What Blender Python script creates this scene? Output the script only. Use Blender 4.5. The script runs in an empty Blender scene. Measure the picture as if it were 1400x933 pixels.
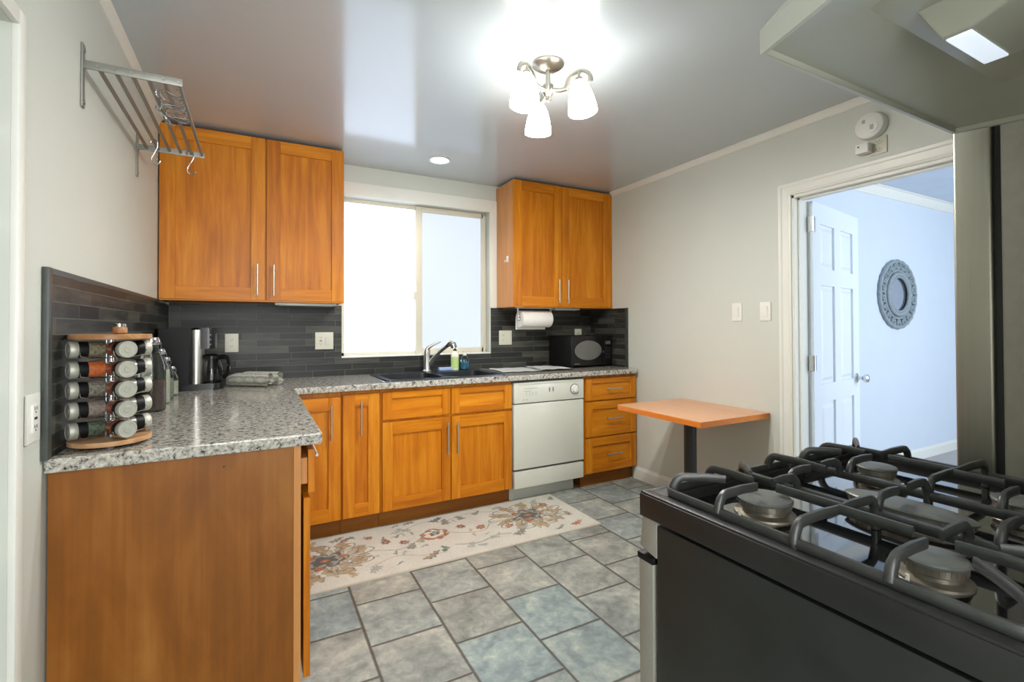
import bpy, bmesh, math, random
import numpy as np
from mathutils import Vector, Matrix
random.seed(7)
SC = bpy.context.scene
COL = SC.collection
PI = math.pi

# ------------------------------------------------------------------ camera, world, exposure
cam_d = bpy.data.cameras.new('camera'); cam = bpy.data.objects.new('camera', cam_d); COL.objects.link(cam)
cam.location = (0, 0, 1.2289)
cam.rotation_euler = (Matrix.Rotation(-.4893, 4, 'Z') @ Matrix.Rotation(PI/2 + .0114, 4, 'X') @ Matrix.Rotation(-.0032, 4, 'Z')).to_euler()
cam_d.sensor_width = 36; cam_d.lens = 656.174*36/1400
cam_d.shift_y = (439.716 - 466.5)/1400
cam_d.clip_start = .02
SC.camera = cam
SC.view_settings.view_transform = 'Standard'; SC.view_settings.look = 'None'
SC.view_settings.exposure = 0.15; SC.view_settings.gamma = 1
SC.view_settings.use_curve_mapping = False
LAMP = 24.0        # emission of the three glass shades
LAMP_POINT = 30.0
PANE = 1.15         # daylight in the frosted window
NOOK_FILL = 48.0        # strength of the added fill light behind the camera
HALL = 76.0        # daylight in the next room
w = bpy.data.worlds.new('world'); SC.world = w; w.use_nodes = True
w.node_tree.nodes['Background'].inputs[0].default_value = (.62, .75, 1, 1)
w.node_tree.nodes['Background'].inputs[1].default_value = .6

def area(name, loc, rot, sx, sy, power, col):
    l = bpy.data.lights.new(name, 'AREA'); l.shape = 'RECTANGLE'; l.size = sx; l.size_y = sy; l.energy = power; l.color = col
    o = bpy.data.objects.new(name, l); COL.objects.link(o); o.location = loc; o.rotation_euler = rot
    return o
area('fill_behind_camera', (.05, -1.12, 1.45), (PI/2, 0, 0), .9, 1.7, NOOK_FILL, (.97, .98, 1))       # window-sized fill light added out of view, standing in for daylight
area('daylight_next_room', (4.6, -.85, 1.5), (PI/2, 0, 0), 2.6, 1.7, HALL, (.86, .93, 1))     # window of the next room

# ------------------------------------------------------------------ key dimensions
Xl, Xr, Yb, ZC = -.484, 2.721, 3.563, 2.392
YC, YD, ZT, ZU = 2.923, 2.953, .8906, .854      # counter edge, door faces, counter top, counter underside

# ------------------------------------------------------------------ mesh helper
class MB:
    def __init__(s): s.bm = bmesh.new()
    def _bev(s, verts, w, seg=2):
        if w <= 0: return
        es = list({e for v in verts for e in v.link_edges})
        bmesh.ops.bevel(s.bm, geom=es, offset=w, segments=seg, affect='EDGES', profile=.6)
    def box(s, x0, x1, y0, y1, z0, z1, bev=0, seg=2, M=None):
        r = bmesh.ops.create_cube(s.bm, size=1)['verts']
        for v in r:
            v.co = Vector((x0+(v.co.x+.5)*(x1-x0), y0+(v.co.y+.5)*(y1-y0), z0+(v.co.z+.5)*(z1-z0)))
            if M is not None: v.co = M @ v.co
        s._bev(r, bev, seg); return s
    def hexa(s, lo, hi, bev=0):
        """lo, hi: two lists of n points, joined into a closed solid"""
        n = len(lo)
        a = [s.bm.verts.new(p) for p in lo]; b = [s.bm.verts.new(p) for p in hi]
        s.bm.faces.new(a[::-1]); s.bm.faces.new(b)
        for i in range(n): s.bm.faces.new((a[i], a[(i+1) % n], b[(i+1) % n], b[i]))
        s._bev(a+b, bev); return s
    def prism(s, pts, axis, a, b, bev=0):
        f = {'x': lambda p, t: (t, p[0], p[1]), 'y': lambda p, t: (p[0], t, p[1]), 'z': lambda p, t: (p[0], p[1], t)}[axis]
        return s.hexa([f(p, a) for p in pts], [f(p, b) for p in pts], bev)
    def tube(s, pts, r, n=10, r2=None, closed=False, up=(0, 0, 1), sq=0):
        """sweep an ellipse r (sideways) x r2 (up) along pts"""
        pts = [Vector(p) for p in pts]; N = len(pts); rings = []
        rs = r if isinstance(r, (list, tuple)) else [r]*N
        up = Vector(up)
        for i, p in enumerate(pts):
            if closed: t = pts[(i+1) % N] - pts[i-1]
            else: t = pts[min(i+1, N-1)] - pts[max(i-1, 0)]
            t.normalize(); sd = t.cross(up)
            if sd.length < .05: sd = t.cross(Vector((1, 0, 0))) if i == 0 or not rings else last
            sd.normalize(); last = sd.copy(); u = sd.cross(t).normalized()
            q = rs[i]; q2 = q if r2 is None else r2
            ring = []
            for k in range(n):
                c_, s_ = math.cos(2*PI*k/n), math.sin(2*PI*k/n)
                g = (abs(c_)**sq+abs(s_)**sq)**(-1/sq) if sq else 1
                ring.append(s.bm.verts.new(p + sd*c_*q*g + u*s_*q2*g))
            rings.append(ring)
        for i in range(N if closed else N-1):
            A, B = rings[i], rings[(i+1) % N]
            for k in range(n): s.bm.faces.new((A[k], A[(k+1) % n], B[(k+1) % n], B[k]))
        if not closed: s.bm.faces.new(rings[0][::-1]); s.bm.faces.new(rings[-1])
        return s
    def lathe(s, prof, M=None, n=32, sx=1, sy=1, cap=True):
        """prof: (radius, z) list; M places the axis"""
        M = M or Matrix(); rings = []
        for r, z in prof:
            r = max(r, 1e-5)
            rings.append([s.bm.verts.new(M @ Vector((r*sx*math.cos(2*PI*k/n), r*sy*math.sin(2*PI*k/n), z))) for k in range(n)])
        for A, B in zip(rings, rings[1:]):
            for k in range(n): s.bm.faces.new((A[k], A[(k+1) % n], B[(k+1) % n], B[k]))
        if cap: s.bm.faces.new(rings[0][::-1]); s.bm.faces.new(rings[-1])
        return s
    def cyl(s, p0, p1, r, n=20, bev=0):
        p0, p1 = Vector(p0), Vector(p1); d = p1-p0; L = d.length
        M = Matrix.Translation(p0) @ d.to_track_quat('Z', 'Y').to_matrix().to_4x4()
        b = min(bev, r*.9)
        prof = [(r-b, 0), (r, b), (r, L-b), (r-b, L)] if b > 0 else [(r, 0), (r, L)]
        return s.lathe(prof, M, n)
    def build(s, name, mat, parent=None, smooth=40, local=False, M=None):
        bmesh.ops.remove_doubles(s.bm, verts=s.bm.verts, dist=1e-6)
        bmesh.ops.recalc_face_normals(s.bm, faces=s.bm.faces)
        me = bpy.data.meshes.new(name)
        if M is not None: s.bm.transform(M)
        if parent is not None and not local:
            s.bm.transform(Matrix.Translation(-world_of(parent)))
        s.bm.to_mesh(me); s.bm.free()
        o = bpy.data.objects.new(name, me); COL.objects.link(o)
        for m in (mat if isinstance(mat, list) else [mat]): me.materials.append(m)
        if smooth:
            me.polygons.foreach_set('use_smooth', [True]*len(me.polygons))
            try: me.set_sharp_from_angle(angle=math.radians(smooth))
            except Exception: pass
        if parent is not None: o.parent = parent
        return o
def world_of(o):
    v = Vector((0, 0, 0))
    while o is not None: v = v + o.location; o = o.parent
    return v
def tag(o, label=None, cat=None, group=None, kind=None):
    if label: o['label'] = label
    if cat: o['category'] = cat
    if group: o['group'] = group
    if kind: o['kind'] = kind
    return o
def thing(name, label, cat, loc=(0, 0, 0), rz=0, group=None):
    o = bpy.data.objects.new(name, None); COL.objects.link(o); o.location = loc; o.rotation_euler = (0, 0, rz)
    o.empty_display_size = .05
    return tag(o, label, cat, group)
def copy_tree(o, parent=None):
    c = o.copy(); COL.objects.link(c); c.parent = parent
    for ch in list(o.children): copy_tree(ch, c)
    return c
def structure(o): o['kind'] = 'structure'; return o
def smooth_path(P, k=6):
    P = [Vector(p) for p in P]; out = []
    for i in range(len(P)-1):
        a, b, c, d = P[max(i-1, 0)], P[i], P[i+1], P[min(i+2, len(P)-1)]
        for j in range(k):
            t = j/k; out.append(.5*((2*b)+(c-a)*t+(2*a-5*b+4*c-d)*t*t+(3*b-a-3*c+d)*t**3))
    return out+[P[-1]]
def arc(cx, cy, r, a0, a1, n):
    return [(cx+r*math.cos(a0+(a1-a0)*i/n), cy+r*math.sin(a0+(a1-a0)*i/n)) for i in range(n+1)]
def rrect(x0, x1, y0, y1, r, n=5):
    return (arc(x1-r, y0+r, r, -PI/2, 0, n)+arc(x1-r, y1-r, r, 0, PI/2, n)+arc(x0+r, y1-r, r, PI/2, PI, n)+arc(x0+r, y0+r, r, PI, 1.5*PI, n))

# ------------------------------------------------------------------ materials
def srgb(r, g, b):
    f = lambda c: ((c/255+.055)/1.055)**2.4 if c/255 > .04045 else c/255/12.92
    return (f(r), f(g), f(b), 1)
def newmat(name):
    m = bpy.data.materials.new(name); m.use_nodes = True
    nt = m.node_tree; return m, nt, nt.nodes['Principled BSDF']
def N(nt, t, **k):
    n = nt.nodes.new(t)
    for a, b in k.items():
        if a.startswith('i_'):
            key = a[2:]; key = int(key) if key.isdigit() else key.replace('_', ' ')
            n.inputs[key].default_value = b
        else: setattr(n, a, b)
    return n
def L(nt, a, b): nt.links.new(a, b)
def math_(nt, op, a, b=None, c=None):
    n = nt.nodes.new('ShaderNodeMath'); n.operation = op
    for i, v in enumerate((a, b, c)):
        if v is None: continue
        if isinstance(v, (int, float)): n.inputs[i].default_value = v
        else: L(nt, v, n.inputs[i])
    return n.outputs[0]
def ramp(nt, src, stops, interp='LINEAR'):
    n = nt.nodes.new('ShaderNodeValToRGB'); cr = n.color_ramp; cr.interpolation = interp
    while len(cr.elements) < len(stops): cr.elements.new(.5)
    for e, (p, c) in zip(cr.elements, stops): e.position = p; e.color = c
    L(nt, src, n.inputs[0]); return n.outputs[0]
def mixc(nt, f, a, b, mode='MIX'):
    n = nt.nodes.new('ShaderNodeMix'); n.data_type = 'RGBA'; n.blend_type = mode
    for i, v in ((0, f), (6, a), (7, b)):
        if isinstance(v, (int, float)): n.inputs[i].default_value = v
        elif isinstance(v, tuple): n.inputs[i].default_value = v
        else: L(nt, v, n.inputs[i])
    return n.outputs[2]
def coords(nt, scale=(1, 1, 1), rot=(0, 0, 0), loc=(0, 0, 0), rnd=0):
    tc = N(nt, 'ShaderNodeTexCoord'); mp = N(nt, 'ShaderNodeMapping')
    mp.inputs['Scale'].default_value = scale; mp.inputs['Rotation'].default_value = rot; mp.inputs['Location'].default_value = loc
    src = tc.outputs['Object']
    if rnd:
        oi = N(nt, 'ShaderNodeObjectInfo'); ad = N(nt, 'ShaderNodeVectorMath', operation='ADD')
        mu = math_(nt, 'MULTIPLY', oi.outputs['Random'], rnd); L(nt, src, ad.inputs[0]); L(nt, mu, ad.inputs[1]); src = ad.outputs[0]
    L(nt, src, mp.inputs['Vector']); return mp.outputs[0]
def noise(nt, vec, scale, detail=4, rough=.55, dist=0):
    n = N(nt, 'ShaderNodeTexNoise'); n.inputs['Scale'].default_value = scale; n.inputs['Detail'].default_value = detail
    n.inputs['Roughness'].default_value = rough; n.inputs['Distortion'].default_value = dist
    L(nt, vec, n.inputs['Vector']); return n.outputs['Fac']
def bump(nt, bsdf, h, strength=.2, dist=.002):
    b = N(nt, 'ShaderNodeBump'); b.inputs['Strength'].default_value = strength; b.inputs['Distance'].default_value = dist
    L(nt, h, b.inputs['Height']); L(nt, b.outputs[0], bsdf.inputs['Normal'])
def plain(name, col, rough=.5, metal=0, coat=0, var=.04, nscale=6, bstr=.05, spec=.5):
    """a plain surface with slight procedural variation"""
    m, nt, b = newmat(name)
    v = coords(nt); f = noise(nt, v, nscale)
    lo = tuple(c*(1-var) for c in col[:3])+(1,); hi = tuple(min(1, c*(1+var)) for c in col[:3])+(1,)
    L(nt, ramp(nt, f, [(.3, lo), (.7, hi)]), b.inputs['Base Color'])
    b.inputs['Roughness'].default_value = rough; b.inputs['Metallic'].default_value = metal
    b.inputs['Coat Weight'].default_value = coat; b.inputs['Specular IOR Level'].default_value = spec
    if bstr: bump(nt, b, noise(nt, v, nscale*30, 2), bstr, .0005)
    return m
def wood(name, dark, mid, light, grain, rough=.42, coat=.06, rnd=9, scl=1.0):
    m, nt, b = newmat(name)
    sc = {'x': (1.2, 16, 16), 'y': (16, 1.2, 16), 'z': (16, 16, 1.2)}[grain]
    v = coords(nt, tuple(c*scl for c in sc), rnd=rnd)
    g = noise(nt, v, 1.6, 6, .6, .6)
    v2 = coords(nt, tuple(.35*c**.5*scl for c in sc), rnd=rnd)
    g2 = noise(nt, v2, 1.6, 3, .5, .8)
    mx = math_(nt, 'ADD', math_(nt, 'MULTIPLY', g, .55), math_(nt, 'MULTIPLY', g2, .45))
    L(nt, ramp(nt, mx, [(.33, dark), (.5, mid), (.68, light)]), b.inputs['Base Color'])
    b.inputs['Roughness'].default_value = rough; b.inputs['Coat Weight'].default_value = coat; b.inputs['Coat Roughness'].default_value = .25; b.inputs['Specular IOR Level'].default_value = .3
    bump(nt, b, g, .05, .001)
    return m
M = {}
M['wall'] = plain('wall_paint', srgb(203, 206, 197), .5, var=.015, nscale=2)
M['ceiling'] = plain('ceiling_paint', srgb(184, 193, 198), .45, var=.02, nscale=1.5, bstr=.02, spec=.5, coat=1.0)   # semi-gloss paint that mirrors the window
_cb = M['ceiling'].node_tree.nodes['Principled BSDF']; _cb.inputs['Coat Roughness'].default_value = .13; _cb.inputs['Coat IOR'].default_value = 1.72
M['hall_wall'] = plain('hall_paint', srgb(205, 215, 226), .6, var=.01)
M['trim'] = plain('trim_paint', srgb(226, 226, 218), .38, var=.01)
M['frame'] = plain('window_vinyl', srgb(208, 202, 184), .4, var=.02)
M['door'] = plain('door_paint', srgb(222, 230, 238), .35, var=.01)
M['white'] = plain('white_plastic', srgb(228, 228, 222), .35, var=.01)
M['ivory'] = plain('ivory_plastic', srgb(205, 203, 186), .4, var=.01)
M['slot'] = plain('dark_slot', srgb(25, 25, 25), .6)
M['appliance'] = plain('appliance_enamel', srgb(214, 215, 203), .28, coat=.3, var=.01)
M['appliance_gap'] = plain('appliance_gap', srgb(90, 90, 85), .5)
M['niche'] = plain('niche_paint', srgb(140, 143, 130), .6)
M['paper'] = plain('paper_towel_paper', srgb(235, 232, 225), .9, var=.02, nscale=40, bstr=.3)
M['cloth_mat'] = plain('mat_cloth', srgb(196, 198, 196), .9, var=.05, nscale=12, bstr=.4)
M['black'] = plain('black_plastic', srgb(15, 15, 16), .28, coat=.1, var=.1, spec=.4)
M['blackmatte'] = plain('black_matte', srgb(9, 9, 9), .5, var=.1, spec=.3)
M['window_dark'] = plain('microwave_glass', srgb(104, 104, 102), .25, coat=.3, var=.05)
M['sinkmat'] = plain('sink_composite', srgb(52, 58, 68), .22, coat=.4, var=.2, nscale=200)
M['sinkinside'] = plain('sink_basin', srgb(30, 31, 33), .4, var=.2)
M['cast'] = plain('cast_iron', srgb(48, 49, 47), .38, var=.2, nscale=60, bstr=.25, spec=.6)
M['cap'] = plain('burner_cap', srgb(88, 90, 86), .42, var=.12, nscale=30)
M['burnerhead'] = plain('burner_head', srgb(150, 142, 128), .4, metal=.8, var=.3, nscale=25)
M['enamel'] = plain('black_enamel', srgb(9, 10, 12), .06, coat=1, var=.1, bstr=0)
M['rangetrim'] = plain('range_side_trim', srgb(30, 30, 29), .34, var=.15, nscale=12)
M['lid'] = plain('jar_lid_metal', srgb(178, 178, 166), .5, metal=.55, var=.06, nscale=60)
M['chrome'] = plain('chrome', srgb(205, 205, 205), .12, metal=1, bstr=0)
M['tablepost'] = plain('table_post', srgb(42, 42, 42), .45, var=.1)
M['hood'] = plain('hood_enamel', srgb(186, 188, 178), .33, coat=.2, var=.02)
M['hood_in'] = plain('hood_inside', srgb(176, 177, 164), .3, metal=.1, var=.05, nscale=4)
M['gasket'] = plain('fridge_gasket', srgb(28, 28, 26), .6)
M['mirrorframe'] = plain('mirror_frame', srgb(136, 148, 154), .6, var=.15, nscale=30)
M['mirror'] = plain('mirror_glass', srgb(200, 200, 205), .03, metal=1, bstr=0, var=.01)
M['carpet'] = plain('hall_floor', srgb(176, 172, 170), .7, var=.06, nscale=14)
M['bluesponge'] = plain('sponge', srgb(150, 175, 215), .9, var=.08, nscale=50, bstr=.4)
M['green'] = plain('soap_green', srgb(178, 205, 130), .3, coat=.3)
M['bluesoap'] = plain('soap_blue', srgb(70, 150, 185), .25, coat=.3)
M['labelw'] = plain('label_white', srgb(232, 232, 215), .5)
M['ink'] = plain('print_grey', srgb(120, 120, 115), .6)
M['skin_tex'] = None

def brushed(name, col, rough=.3, axis='x', var=.12):
    m, nt, b = newmat(name)
    sc = {'x': (1, 60, 60), 'y': (60, 1, 60), 'z': (60, 60, 1)}[axis]
    f = noise(nt, coords(nt, sc), 3, 4)
    g = noise(nt, coords(nt), 2.5, 4)
    L(nt, mixc(nt, .35, ramp(nt, f, [(.25, tuple(c*(1-var) for c in col[:3])+(1,)), (.75, col)]), ramp(nt, g, [(.3, tuple(c*.75 for c in col[:3])+(1,)), (.7, col)])), b.inputs['Base Color'])
    b.inputs['Metallic'].default_value = 1; b.inputs['Roughness'].default_value = rough
    bump(nt, b, f, .05, .0005); return m
M['steel'] = brushed('brushed_steel', srgb(205, 203, 196), .38)
M['nickel'] = brushed('satin_nickel', srgb(170, 165, 152), .28)
M['racksteel'] = brushed('rack_steel', srgb(150, 150, 143), .45); M['racksteel'].node_tree.nodes['Principled BSDF'].inputs['Metallic'].default_value = .6
M['rangesteel'] = brushed('range_steel', srgb(168, 166, 156), .45); M['rangesteel'].node_tree.nodes['Principled BSDF'].inputs['Metallic'].default_value = .55
M['fridgesteel'] = brushed('fridge_steel', srgb(176, 174, 160), .42, 'z')

M['wood_v'] = wood('maple_vertical', srgb(154, 82, 3), srgb(192, 112, 7), srgb(216, 144, 32), 'z')
M['wood_h'] = wood('maple_horizontal', srgb(160, 87, 3), srgb(198, 118, 8), srgb(218, 144, 32), 'x')
M['wood_hy'] = wood('maple_horizontal_deep', srgb(158, 86, 14), srgb(192, 114, 28), srgb(208, 136, 46), 'y')
M['wood_side'] = wood('maple_pale_side', srgb(184, 122, 66), srgb(198, 138, 80), srgb(208, 150, 92), 'z', .4)
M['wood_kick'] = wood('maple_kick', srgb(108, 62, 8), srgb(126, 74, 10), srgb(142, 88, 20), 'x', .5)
M['table_wood'] = wood('table_laminate', srgb(206, 150, 108), srgb(214, 162, 122), srgb(222, 174, 136), 'y', .3)
M['table_edge'] = wood('table_edge_band', srgb(202, 112, 40), srgb(212, 124, 48), srgb(220, 136, 58), 'y', .35)
M['board'] = wood('acacia', srgb(112, 74, 44), srgb(158, 112, 72), srgb(206, 172, 132), 'x', .4)

def end_panel():
    m, nt, b = newmat('end_panel_veneer')
    g = noise(nt, coords(nt, (3, 3, 1)), 2.2, 5, .55, .5); st = noise(nt, coords(nt, (60, 60, 1.5)), 1, 3)
    mx = math_(nt, 'ADD', math_(nt, 'MULTIPLY', g, .75), math_(nt, 'MULTIPLY', st, .25))
    c = ramp(nt, mx, [(.3, srgb(108, 60, 6)), (.5, srgb(134, 78, 14)), (.7, srgb(158, 102, 38))])
    vo = N(nt, 'ShaderNodeTexVoronoi'); vo.inputs['Scale'].default_value = 9; L(nt, coords(nt), vo.inputs['Vector'])
    nick = math_(nt, 'LESS_THAN', vo.outputs['Distance'], .035)
    sel = math_(nt, 'GREATER_THAN', noise(nt, coords(nt), 2.2, 2), .52)
    L(nt, mixc(nt, math_(nt, 'MULTIPLY', nick, sel), c, srgb(84, 44, 12)), b.inputs['Base Color'])
    b.inputs['Roughness'].default_value = .45; b.inputs['Coat Weight'].default_value = .05; b.inputs['Specular IOR Level'].default_value = .35
    return m
M['end_panel'] = end_panel()

def granite():
    m, nt, b = newmat('granite')
    v = coords(nt)
    n1 = noise(nt, v, 55, 5, .65); n2 = noise(nt, v, 130, 3, .6); n3 = noise(nt, v, 9, 3)
    vo = N(nt, 'ShaderNodeTexVoronoi'); vo.inputs['Scale'].default_value = 150; L(nt, v, vo.inputs['Vector'])
    base = ramp(nt, n1, [(.34, srgb(92, 88, 84)), (.45, srgb(150, 146, 138)), (.56, srgb(196, 192, 180)), (.7, srgb(214, 210, 198))])
    base = mixc(nt, .35, base, ramp(nt, vo.outputs['Color'], [(.2, srgb(120, 112, 104)), (.8, srgb(214, 210, 200))]))
    dark = ramp(nt, n2, [(.36, (1, 1, 1, 1)), (.42, (0, 0, 0, 1))])
    dk2 = ramp(nt, n1, [(.36, (1, 1, 1, 1)), (.43, (0, 0, 0, 1))])
    f = math_(nt, 'MAXIMUM', math_(nt, 'MULTIPLY', dark, .7), dk2)
    c = mixc(nt, f, base, srgb(42, 42, 44))
    L(nt, c, b.inputs['Base Color']); b.inputs['Roughness'].default_value = .14; b.inputs['Coat Weight'].default_value = .3
    b.inputs['Coat Roughness'].default_value = .08
    return m
M['granite'] = granite()

def slate(axis):
    """strip tiles laid on a wall; axis = horizontal direction of the wall"""
    m, nt, b = newmat('slate_strips_'+axis)
    sp = N(nt, 'ShaderNodeSeparateXYZ'); L(nt, coords(nt), sp.inputs[0])
    cb = N(nt, 'ShaderNodeCombineXYZ'); L(nt, sp.outputs['X' if axis == 'x' else 'Y'], cb.inputs[0]); L(nt, math_(nt, 'SUBTRACT', sp.outputs['Z'], ZT-.003), cb.inputs[1])
    br = N(nt, 'ShaderNodeTexBrick'); br.offset = .37; br.squash = .7; br.squash_frequency = 3
    br.inputs['Scale'].default_value = 1; br.inputs['Mortar Size'].default_value = .0011; br.inputs['Brick Width'].default_value = .30; br.inputs['Row Height'].default_value = .0435
    br.inputs['Color1'].default_value = (0, 0, 0, 1); br.inputs['Color2'].default_value = (1, 1, 1, 1); br.inputs['Mortar'].default_value = (.5, .5, .5, 1)
    br.inputs['Mortar Smooth'].default_value = .1
    L(nt, cb.outputs[0], br.inputs['Vector'])
    st = (2.5, 2.5, 22)
    n1 = noise(nt, coords(nt, st), 1.6, 5, .6, .4)
    mx = math_(nt, 'ADD', math_(nt, 'MULTIPLY', br.outputs['Color'], .4), math_(nt, 'MULTIPLY', n1, .6))
    c = ramp(nt, mx, [(.25, srgb(26, 27, 25)), (.5, srgb(42, 43, 40)), (.72, srgb(76, 75, 68))])
    L(nt, mixc(nt, math_(nt, 'MULTIPLY', br.outputs['Fac'], .75), c, srgb(104, 104, 98)), b.inputs['Base Color'])
    b.inputs['Roughness'].default_value = .4; b.inputs['Specular IOR Level'].default_value = .32
    h = math_(nt, 'SUBTRACT', math_(nt, 'ADD', math_(nt, 'MULTIPLY', n1, .4), math_(nt, 'MULTIPLY', br.outputs['Color'], .3)), br.outputs['Fac'])
    bump(nt, b, h, .25, .002)
    return m
M['slate_x'] = slate('x'); M['slate_y'] = slate('y')
M['slate_edge'] = plain('slate_edge', srgb(60, 64, 60), .4, var=.2, nscale=20)

def floor_tile():
    m, nt, b = newmat('floor_tile')
    sp = N(nt, 'ShaderNodeSeparateXYZ'); L(nt, coords(nt), sp.inputs[0])
    u = math_(nt, 'DIVIDE', math_(nt, 'SUBTRACT', sp.outputs[0], .388), .298); cu = math_(nt, 'FLOOR', u); fu = math_(nt, 'SUBTRACT', u, cu)
    v = math_(nt, 'DIVIDE', math_(nt, 'SUBTRACT', sp.outputs[1], math_(nt, 'ADD', 1.897, math_(nt, 'MULTIPLY', cu, .1735))), .311)
    cv = math_(nt, 'FLOOR', v); fv = math_(nt, 'SUBTRACT', v, cv)
    du = math_(nt, 'MULTIPLY', math_(nt, 'MINIMUM', fu, math_(nt, 'SUBTRACT', 1.0, fu)), .298)
    dv = math_(nt, 'MULTIPLY', math_(nt, 'MINIMUM', fv, math_(nt, 'SUBTRACT', 1.0, fv)), .311)
    wob = math_(nt, 'MULTIPLY', math_(nt, 'SUBTRACT', noise(nt, coords(nt), 45, 2), .5), .003)
    d = math_(nt, 'ADD', math_(nt, 'MINIMUM', du, dv), wob)
    gr = ramp(nt, d, [(.0035, (1, 1, 1, 1)), (.0052, (0, 0, 0, 1))])
    cb = N(nt, 'ShaderNodeCombineXYZ'); L(nt, cu, cb.inputs[0]); L(nt, cv, cb.inputs[1])
    wn = N(nt, 'ShaderNodeTexWhiteNoise', noise_dimensions='3D'); L(nt, cb.outputs[0], wn.inputs['Vector'])
    off = N(nt, 'ShaderNodeVectorMath', operation='ADD'); L(nt, coords(nt), off.inputs[0])
    sc = N(nt, 'ShaderNodeVectorMath', operation='SCALE'); L(nt, wn.outputs['Color'], sc.inputs[0]); sc.inputs['Scale'].default_value = 7; L(nt, sc.outputs[0], off.inputs[1])
    n1 = noise(nt, off.outputs[0], 7, 6, .62, .7); n2 = noise(nt, off.outputs[0], 24, 5, .6, .5)
    mx = math_(nt, 'ADD', math_(nt, 'MULTIPLY', n1, .6), math_(nt, 'MULTIPLY', n2, .4))
    grey = ramp(nt, mx, [(.34, srgb(112, 115, 110)), (.46, srgb(138, 142, 136)), (.56, srgb(162, 164, 156)), (.66, srgb(190, 190, 176))])
    blue = ramp(nt, mx, [(.34, srgb(104, 116, 118)), (.46, srgb(128, 142, 143)), (.56, srgb(152, 164, 160)), (.66, srgb(184, 190, 172))])
    pick = ramp(nt, wn.outputs['Value'], [(.45, (0, 0, 0, 1)), (.8, (1, 1, 1, 1))])
    c = mixc(nt, pick, grey, blue)
    br = math_(nt, 'ADD', .94, math_(nt, 'MULTIPLY', wn.outputs['Value'], .12))
    mu = N(nt, 'ShaderNodeVectorMath', operation='SCALE'); L(nt, c, mu.inputs[0]); L(nt, br, mu.inputs['Scale'])
    L(nt, mixc(nt, gr, mu.outputs[0], srgb(72, 68, 62)), b.inputs['Base Color'])
    b.inputs['Roughness'].default_value = .42
    h = math_(nt, 'SUBTRACT', math_(nt, 'MULTIPLY', mx, .5), gr); bump(nt, b, h, .5, .003)
    return m
M['floor'] = floor_tile()

def emis(name, col, strength):
    m, nt, b = newmat(name); b.inputs['Base Color'].default_value = (.8, .8, .8, 1)
    b.inputs['Emission Color'].default_value = col; b.inputs['Emission Strength'].default_value = strength
    b.inputs['Roughness'].default_value = .3; return m
M['shade'] = emis('lit_shade_glass', (1, .975, .92, 1), LAMP)
M['bulb'] = emis('recessed_bulb', (1, .96, .88, 1), 9)
def pane(name, top, bot, z0, z1, s):
    """daylight on frosted glass, sky above and paler garden wall below"""
    m, nt, b = newmat(name)
    sp = N(nt, 'ShaderNodeSeparateXYZ'); L(nt, coords(nt), sp.inputs[0])
    f = math_(nt, 'DIVIDE', math_(nt, 'SUBTRACT', sp.outputs[2], z0), z1-z0)
    f = math_(nt, 'ADD', f, math_(nt, 'MULTIPLY', math_(nt, 'SUBTRACT', noise(nt, coords(nt), 1.5, 2), .5), .5))
    L(nt, ramp(nt, f, [(.15, bot), (.95, top)]), b.inputs['Emission Color'])
    b.inputs['Emission Strength'].default_value = s; b.inputs['Base Color'].default_value = (.1, .1, .1, 1); b.inputs['Roughness'].default_value = .35
    return m
M['pane_l'] = pane('frosted_pane_fixed', srgb(206, 230, 252), srgb(220, 234, 255), 1.05, 2.15, PANE*2.3)
M['pane_r'] = pane('frosted_pane_sliding', srgb(186, 216, 228), srgb(222, 235, 250), 1.05, 2.15, PANE*.76)
M['lens'] = emis('hood_lens', srgb(196, 210, 226), .9)
def glass(name, col, rough=.02, trans=1):
    m, nt, b = newmat(name); b.inputs['Base Color'].default_value = col; b.inputs['Roughness'].default_value = rough
    b.inputs['Transmission Weight'].default_value = trans; b.inputs['IOR'].default_value = 1.45; return m
M['glass'] = glass('clear_glass', (.86, .93, .92, 1))
M['glass_dark'] = glass('carafe_glass', (.25, .25, .25, 1))
def spicefill(name, a, b_):
    m, nt, b = newmat(name); f = noise(nt, coords(nt), 180, 3)
    L(nt, ramp(nt, f, [(.35, a), (.6, b_)]), b.inputs['Base Color']); b.inputs['Roughness'].default_value = .3; b.inputs['Coat Weight'].default_value = .6
    return m

# ------------------------------------------------------------------ the room shell
T = .11
s = MB(); s.box(Xl-.6, Xr+T/2, -1.4, Yb+.3, -.05, 0); structure(s.build('floor', M['floor']))
s = MB(); s.box(Xr+T/2, 7.2, -1.0, 2.35, -.05, -.001); structure(s.build('floor', M['carpet']))
s = MB(); s.box(Xl-.6, Xr+.05, -1.4, Yb+.3, ZC, ZC+.06); structure(s.build('ceiling', M['ceiling']))
s = MB(); s.box(Xr+.05, 7.2, -1.0, 2.35, 2.42, 2.48); structure(s.build('ceiling', plain('hall_ceiling', srgb(196, 208, 222), .5)))
WX0, WX1, WZ0, WZ1 = .53, 1.6885, 1.017, 2.1705
s = MB()
s.box(Xl-.15, WX0, Yb, Yb+.14, 0, ZC); s.box(WX1, Xr+.15, Yb, Yb+.14, 0, ZC); s.box(WX0, WX1, Yb, Yb+.14, 0, WZ0); s.box(WX0, WX1, Yb, Yb+.14, WZ1, ZC)
structure(s.build('wall_back', M['wall']))
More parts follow.
